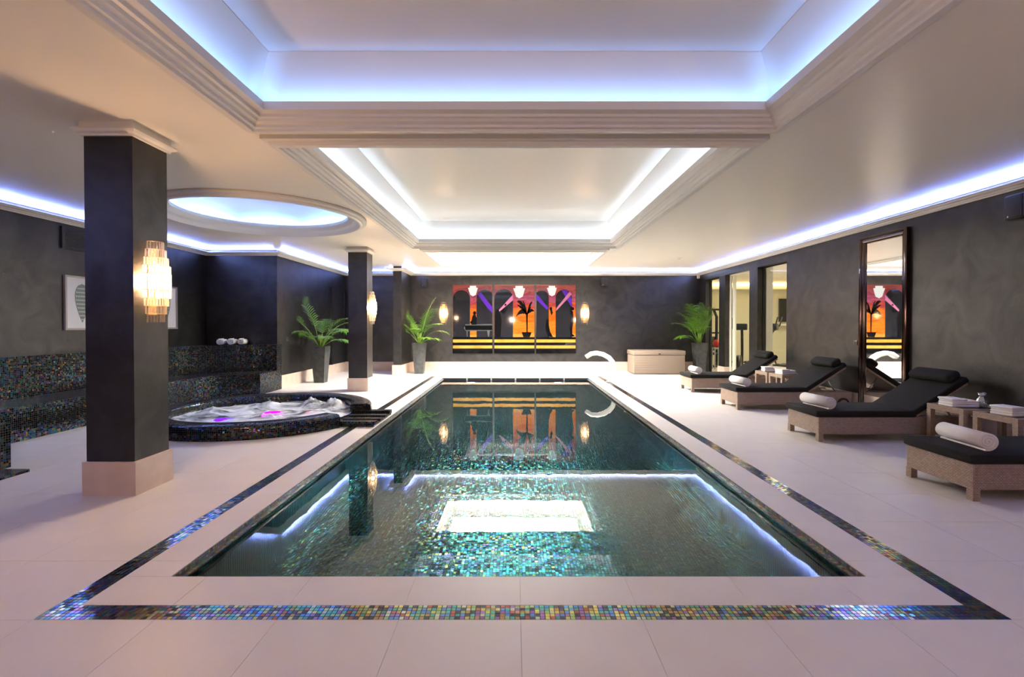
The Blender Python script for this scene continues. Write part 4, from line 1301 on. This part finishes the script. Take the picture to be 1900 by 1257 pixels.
vent = empty('air_vent', (XL, 8.02, 2.64))
mb = MB()
mb.box(0, 0.03, -0.45, 0.45, 0.30, 0.345); mb.box(0, 0.03, -0.45, 0.45, 0, 0.045); mb.box(0, 0.03, -0.45, -0.405, 0.045, 0.30); mb.box(0, 0.03, 0.405, 0.45, 0.045, 0.30)
mb.build('vent_frame', 'black_metal', vent)
for k in range(9):
    MB().box(0.002, 0.018, -0.405, 0.405, 0.052 + k * 0.0275, 0.064 + k * 0.0275).build('slat', 'black_metal', vent)
tag(vent, 'dark slatted air vent under the cornice above the bench', 'vent')

def picture(y0, y1, label):
    r = empty('framed_picture', (XL, (y0 + y1) / 2, 1.375))
    h = (y1 - y0) / 2; H = 0.86
    mb = MB()
    for b in ((-h, h, 0, 0.03), (-h, h, H - 0.03, H), (-h, -h + 0.03, 0.03, H - 0.03), (h - 0.03, h, 0.03, H - 0.03)): mb.box(0, 0.035, b[0], b[1], b[2], b[3])
    mb.build('frame', 'frame_silver', r)
    MB().box(0.002, 0.016, -h + 0.025, h - 0.025, 0.025, H - 0.025).build('print', 'paper', r)
    # drawn shell: tapering whorled outline
    mb = MB()
    L_, R_ = [], []
    for k in range(25):
        t = k / 24
        w = 0.135 * (math.sin(math.pi * t ** 0.62)) ** 0.8 if 0 < t < 1 else 0.004
        z = 0.74 - 0.62 * t
        L_.append((0.0172, -w - 0.005, z)); R_.append((0.0172, w - 0.005, z))
    mb.face(L_ + R_[::-1]); mb.build('shell_drawing', 'shell_ink', r, fix=False)
    mb = MB()
    for k in range(9):
        z = 0.70 - 0.062 * k; hw_ = 0.12 * math.sin(math.pi * (min(0.98, (0.78 - z) / 0.66)) ** 0.62)
        for q in range(8):
            ya, yb = -hw_ + 2 * hw_ * q / 8, -hw_ + 2 * hw_ * (q + 0.62) / 8
            mb.face([(0.018, ya, z - 0.02), (0.018, yb, z - 0.035), (0.018, yb, z - 0.052), (0.018, ya, z - 0.037)])
    mb.build('shell_line', 'paper', r, fix=False)
    tag(r, label, 'picture', 'framed shell pictures over the bench')
picture(7.61, 8.25, 'framed shell print half hidden behind the near column')
picture(9.50, 10.14, 'framed print peeking out past the lit column beside the alcove corner')

# ================================================================== GYM EQUIPMENT
def cross_trainer(loc, rz, s, label):
    r = empty('cross_trainer', loc, R(rz))
    T_ = lambda pts, rad, nm, m='black_metal': MB().tube([(a * s, b * s, c * s) for a, b, c in pts], rad * s, 8).build(nm, m, r)
    T_([(-0.75, 0, 0.04), (0.75, 0, 0.04)], 0.035, 'base_rail')
    T_([(-0.7, -0.28, 0.03), (-0.7, 0.28, 0.03)], 0.03, 'foot_bar'); T_([(0.7, -0.28, 0.03), (0.7, 0.28, 0.03)], 0.03, 'foot_bar')
    T_([(0.35, 0, 0.06), (0.42, 0, 0.7), (0.36, 0, 1.15), (0.28, 0, 1.4)], 0.04, 'mast')
    for y in (-0.24, 0.24):
        T_([(0.25, y, 0.35), (0.42, y, 0.9), (0.34, y, 1.25), (0.16, y * 1.1, 1.45), (0.10, y * 1.1, 1.68)], 0.02, 'handle')
        T_([(-0.55, y * 0.6, 0.28), (0.25, y * 0.8, 0.33)], 0.025, 'pedal_arm')
        MB().rbox(-0.30 * s, 0.08 * s, (y * 0.7 - 0.07) * s, (y * 0.7 + 0.07) * s, 0.33 * s, 0.37 * s, 0.012 * s, 2).build('pedal', 'black_plastic', r)
    mb = MB(); mb.tube([(-0.55 * s, -0.06 * s, 0.30 * s), (-0.55 * s, 0.06 * s, 0.30 * s)], 0.27 * s, 28); mb.build('flywheel', 'black_plastic', r)
    MB().rbox(0.16 * s, 0.30 * s, -0.16 * s, 0.16 * s, 1.30 * s, 1.50 * s, 0.03 * s, 2).build('console', 'black_plastic', r)
    tag(r, label, 'exercise machine', 'cross trainers in the gym')
cross_trainer((6.85, 14.85, 0.004), 60, 1.0, 'black cross trainer seen through the middle gym opening')
cross_trainer((7.55, 13.75, 0.004), 140, 1.0, 'black cross trainer below the gym screen, seen past the farthest lounger')
mg = empty('weight_machine', (6.85, 17.25, 0.004))
T_ = lambda pts, rad, nm, m='black_metal', n=8: MB().tube(pts, rad, n).build(nm, m, mg)
T_([(0.25, 0, 0), (0.25, 0, 1.75), (0.15, 0, 1.98)], 0.05, 'upright'); T_([(-0.35, 0, 0), (-0.35, 0, 0.95)], 0.03, 'upright')
T_([(-0.35, 0, 2.0), (0.4, 0, 2.0)], 0.035, 'top_bar'); T_([(-0.3, 0, 1.18), (0.35, 0, 1.18)], 0.03, 'press_bar')
for x in (-0.3, 0.35): T_([(x, -0.02, 1.18), (x, -0.25, 1.12), (x, -0.3, 0.95)], 0.02, 'grip')
T_([(-0.5, -0.45, 0.04), (0.5, -0.45, 0.04)], 0.035, 'foot_bar'); T_([(0, -0.45, 0.04), (0, 0.3, 0.04)], 0.035, 'base_rail')
MB().rbox(-0.02, 0.3, -0.3, 0.05, 0.42, 0.5, 0.03, 2).build('seat', 'black_plastic', mg)
MB().rbox(0.02, 0.26, 0.02, 0.1, 0.55, 1.05, 0.03, 2).build('back_pad', 'black_plastic', mg)
for k in range(8): MB().box(-0.12, 0.14, 0.12, 0.24, 0.1 + k * 0.055, 0.145 + k * 0.055).build('weight_plate', 'gym_grey', mg)
tag(mg, 'black weight machine seen behind the corner palm', 'exercise machine')
bl = MB().lathe([(0.001, 0.0)] + [(0.13 * math.sin(math.pi * k / 12), 0.13 - 0.13 * math.cos(math.pi * k / 12)) for k in range(1, 12)] + [(0.001, 0.26)], (0, 0, 0), 24).build('exercise_ball', 'red_rubber')
bl.location = (6.68, 16.2, 0.72)
st = empty('ball_stand', (6.68, 16.2, 0.004))
MB().box(-0.13, 0.13, -0.13, 0.13, 0.66, 0.716).build('stand_top', 'gym_grey', st)
for x in (-0.12, 0.09):
    for y in (-0.12, 0.09): MB().box(x, x + 0.03, y, y + 0.03, 0, 0.66).build('leg', 'gym_grey', st)
tag(st, 'grey stand under the red ball in the gym', 'stand'); tag(bl, 'red exercise ball by the weight machine', 'ball')
tv = empty('wall_screen', (10.19, 18.28, 1.58))
MB().box(-0.36, 0.36, -0.06, 0.0, 0, 0.86).build('screen_frame', 'black_plastic', tv); MB().box(-0.34, 0.34, -0.064, -0.06, 0.02, 0.84).build('screen', 'screen_black', tv)
tag(tv, 'black flat screen on the gym wall', 'screen')
sh = MB().box(9.4, 10.55, 17.95, 18.28, 1.44, 1.50).build('wall_shelf', 'gym_trim'); tag(sh, 'pale shelf under the gym screen', 'shelf')

bpy.context.view_layer.update()
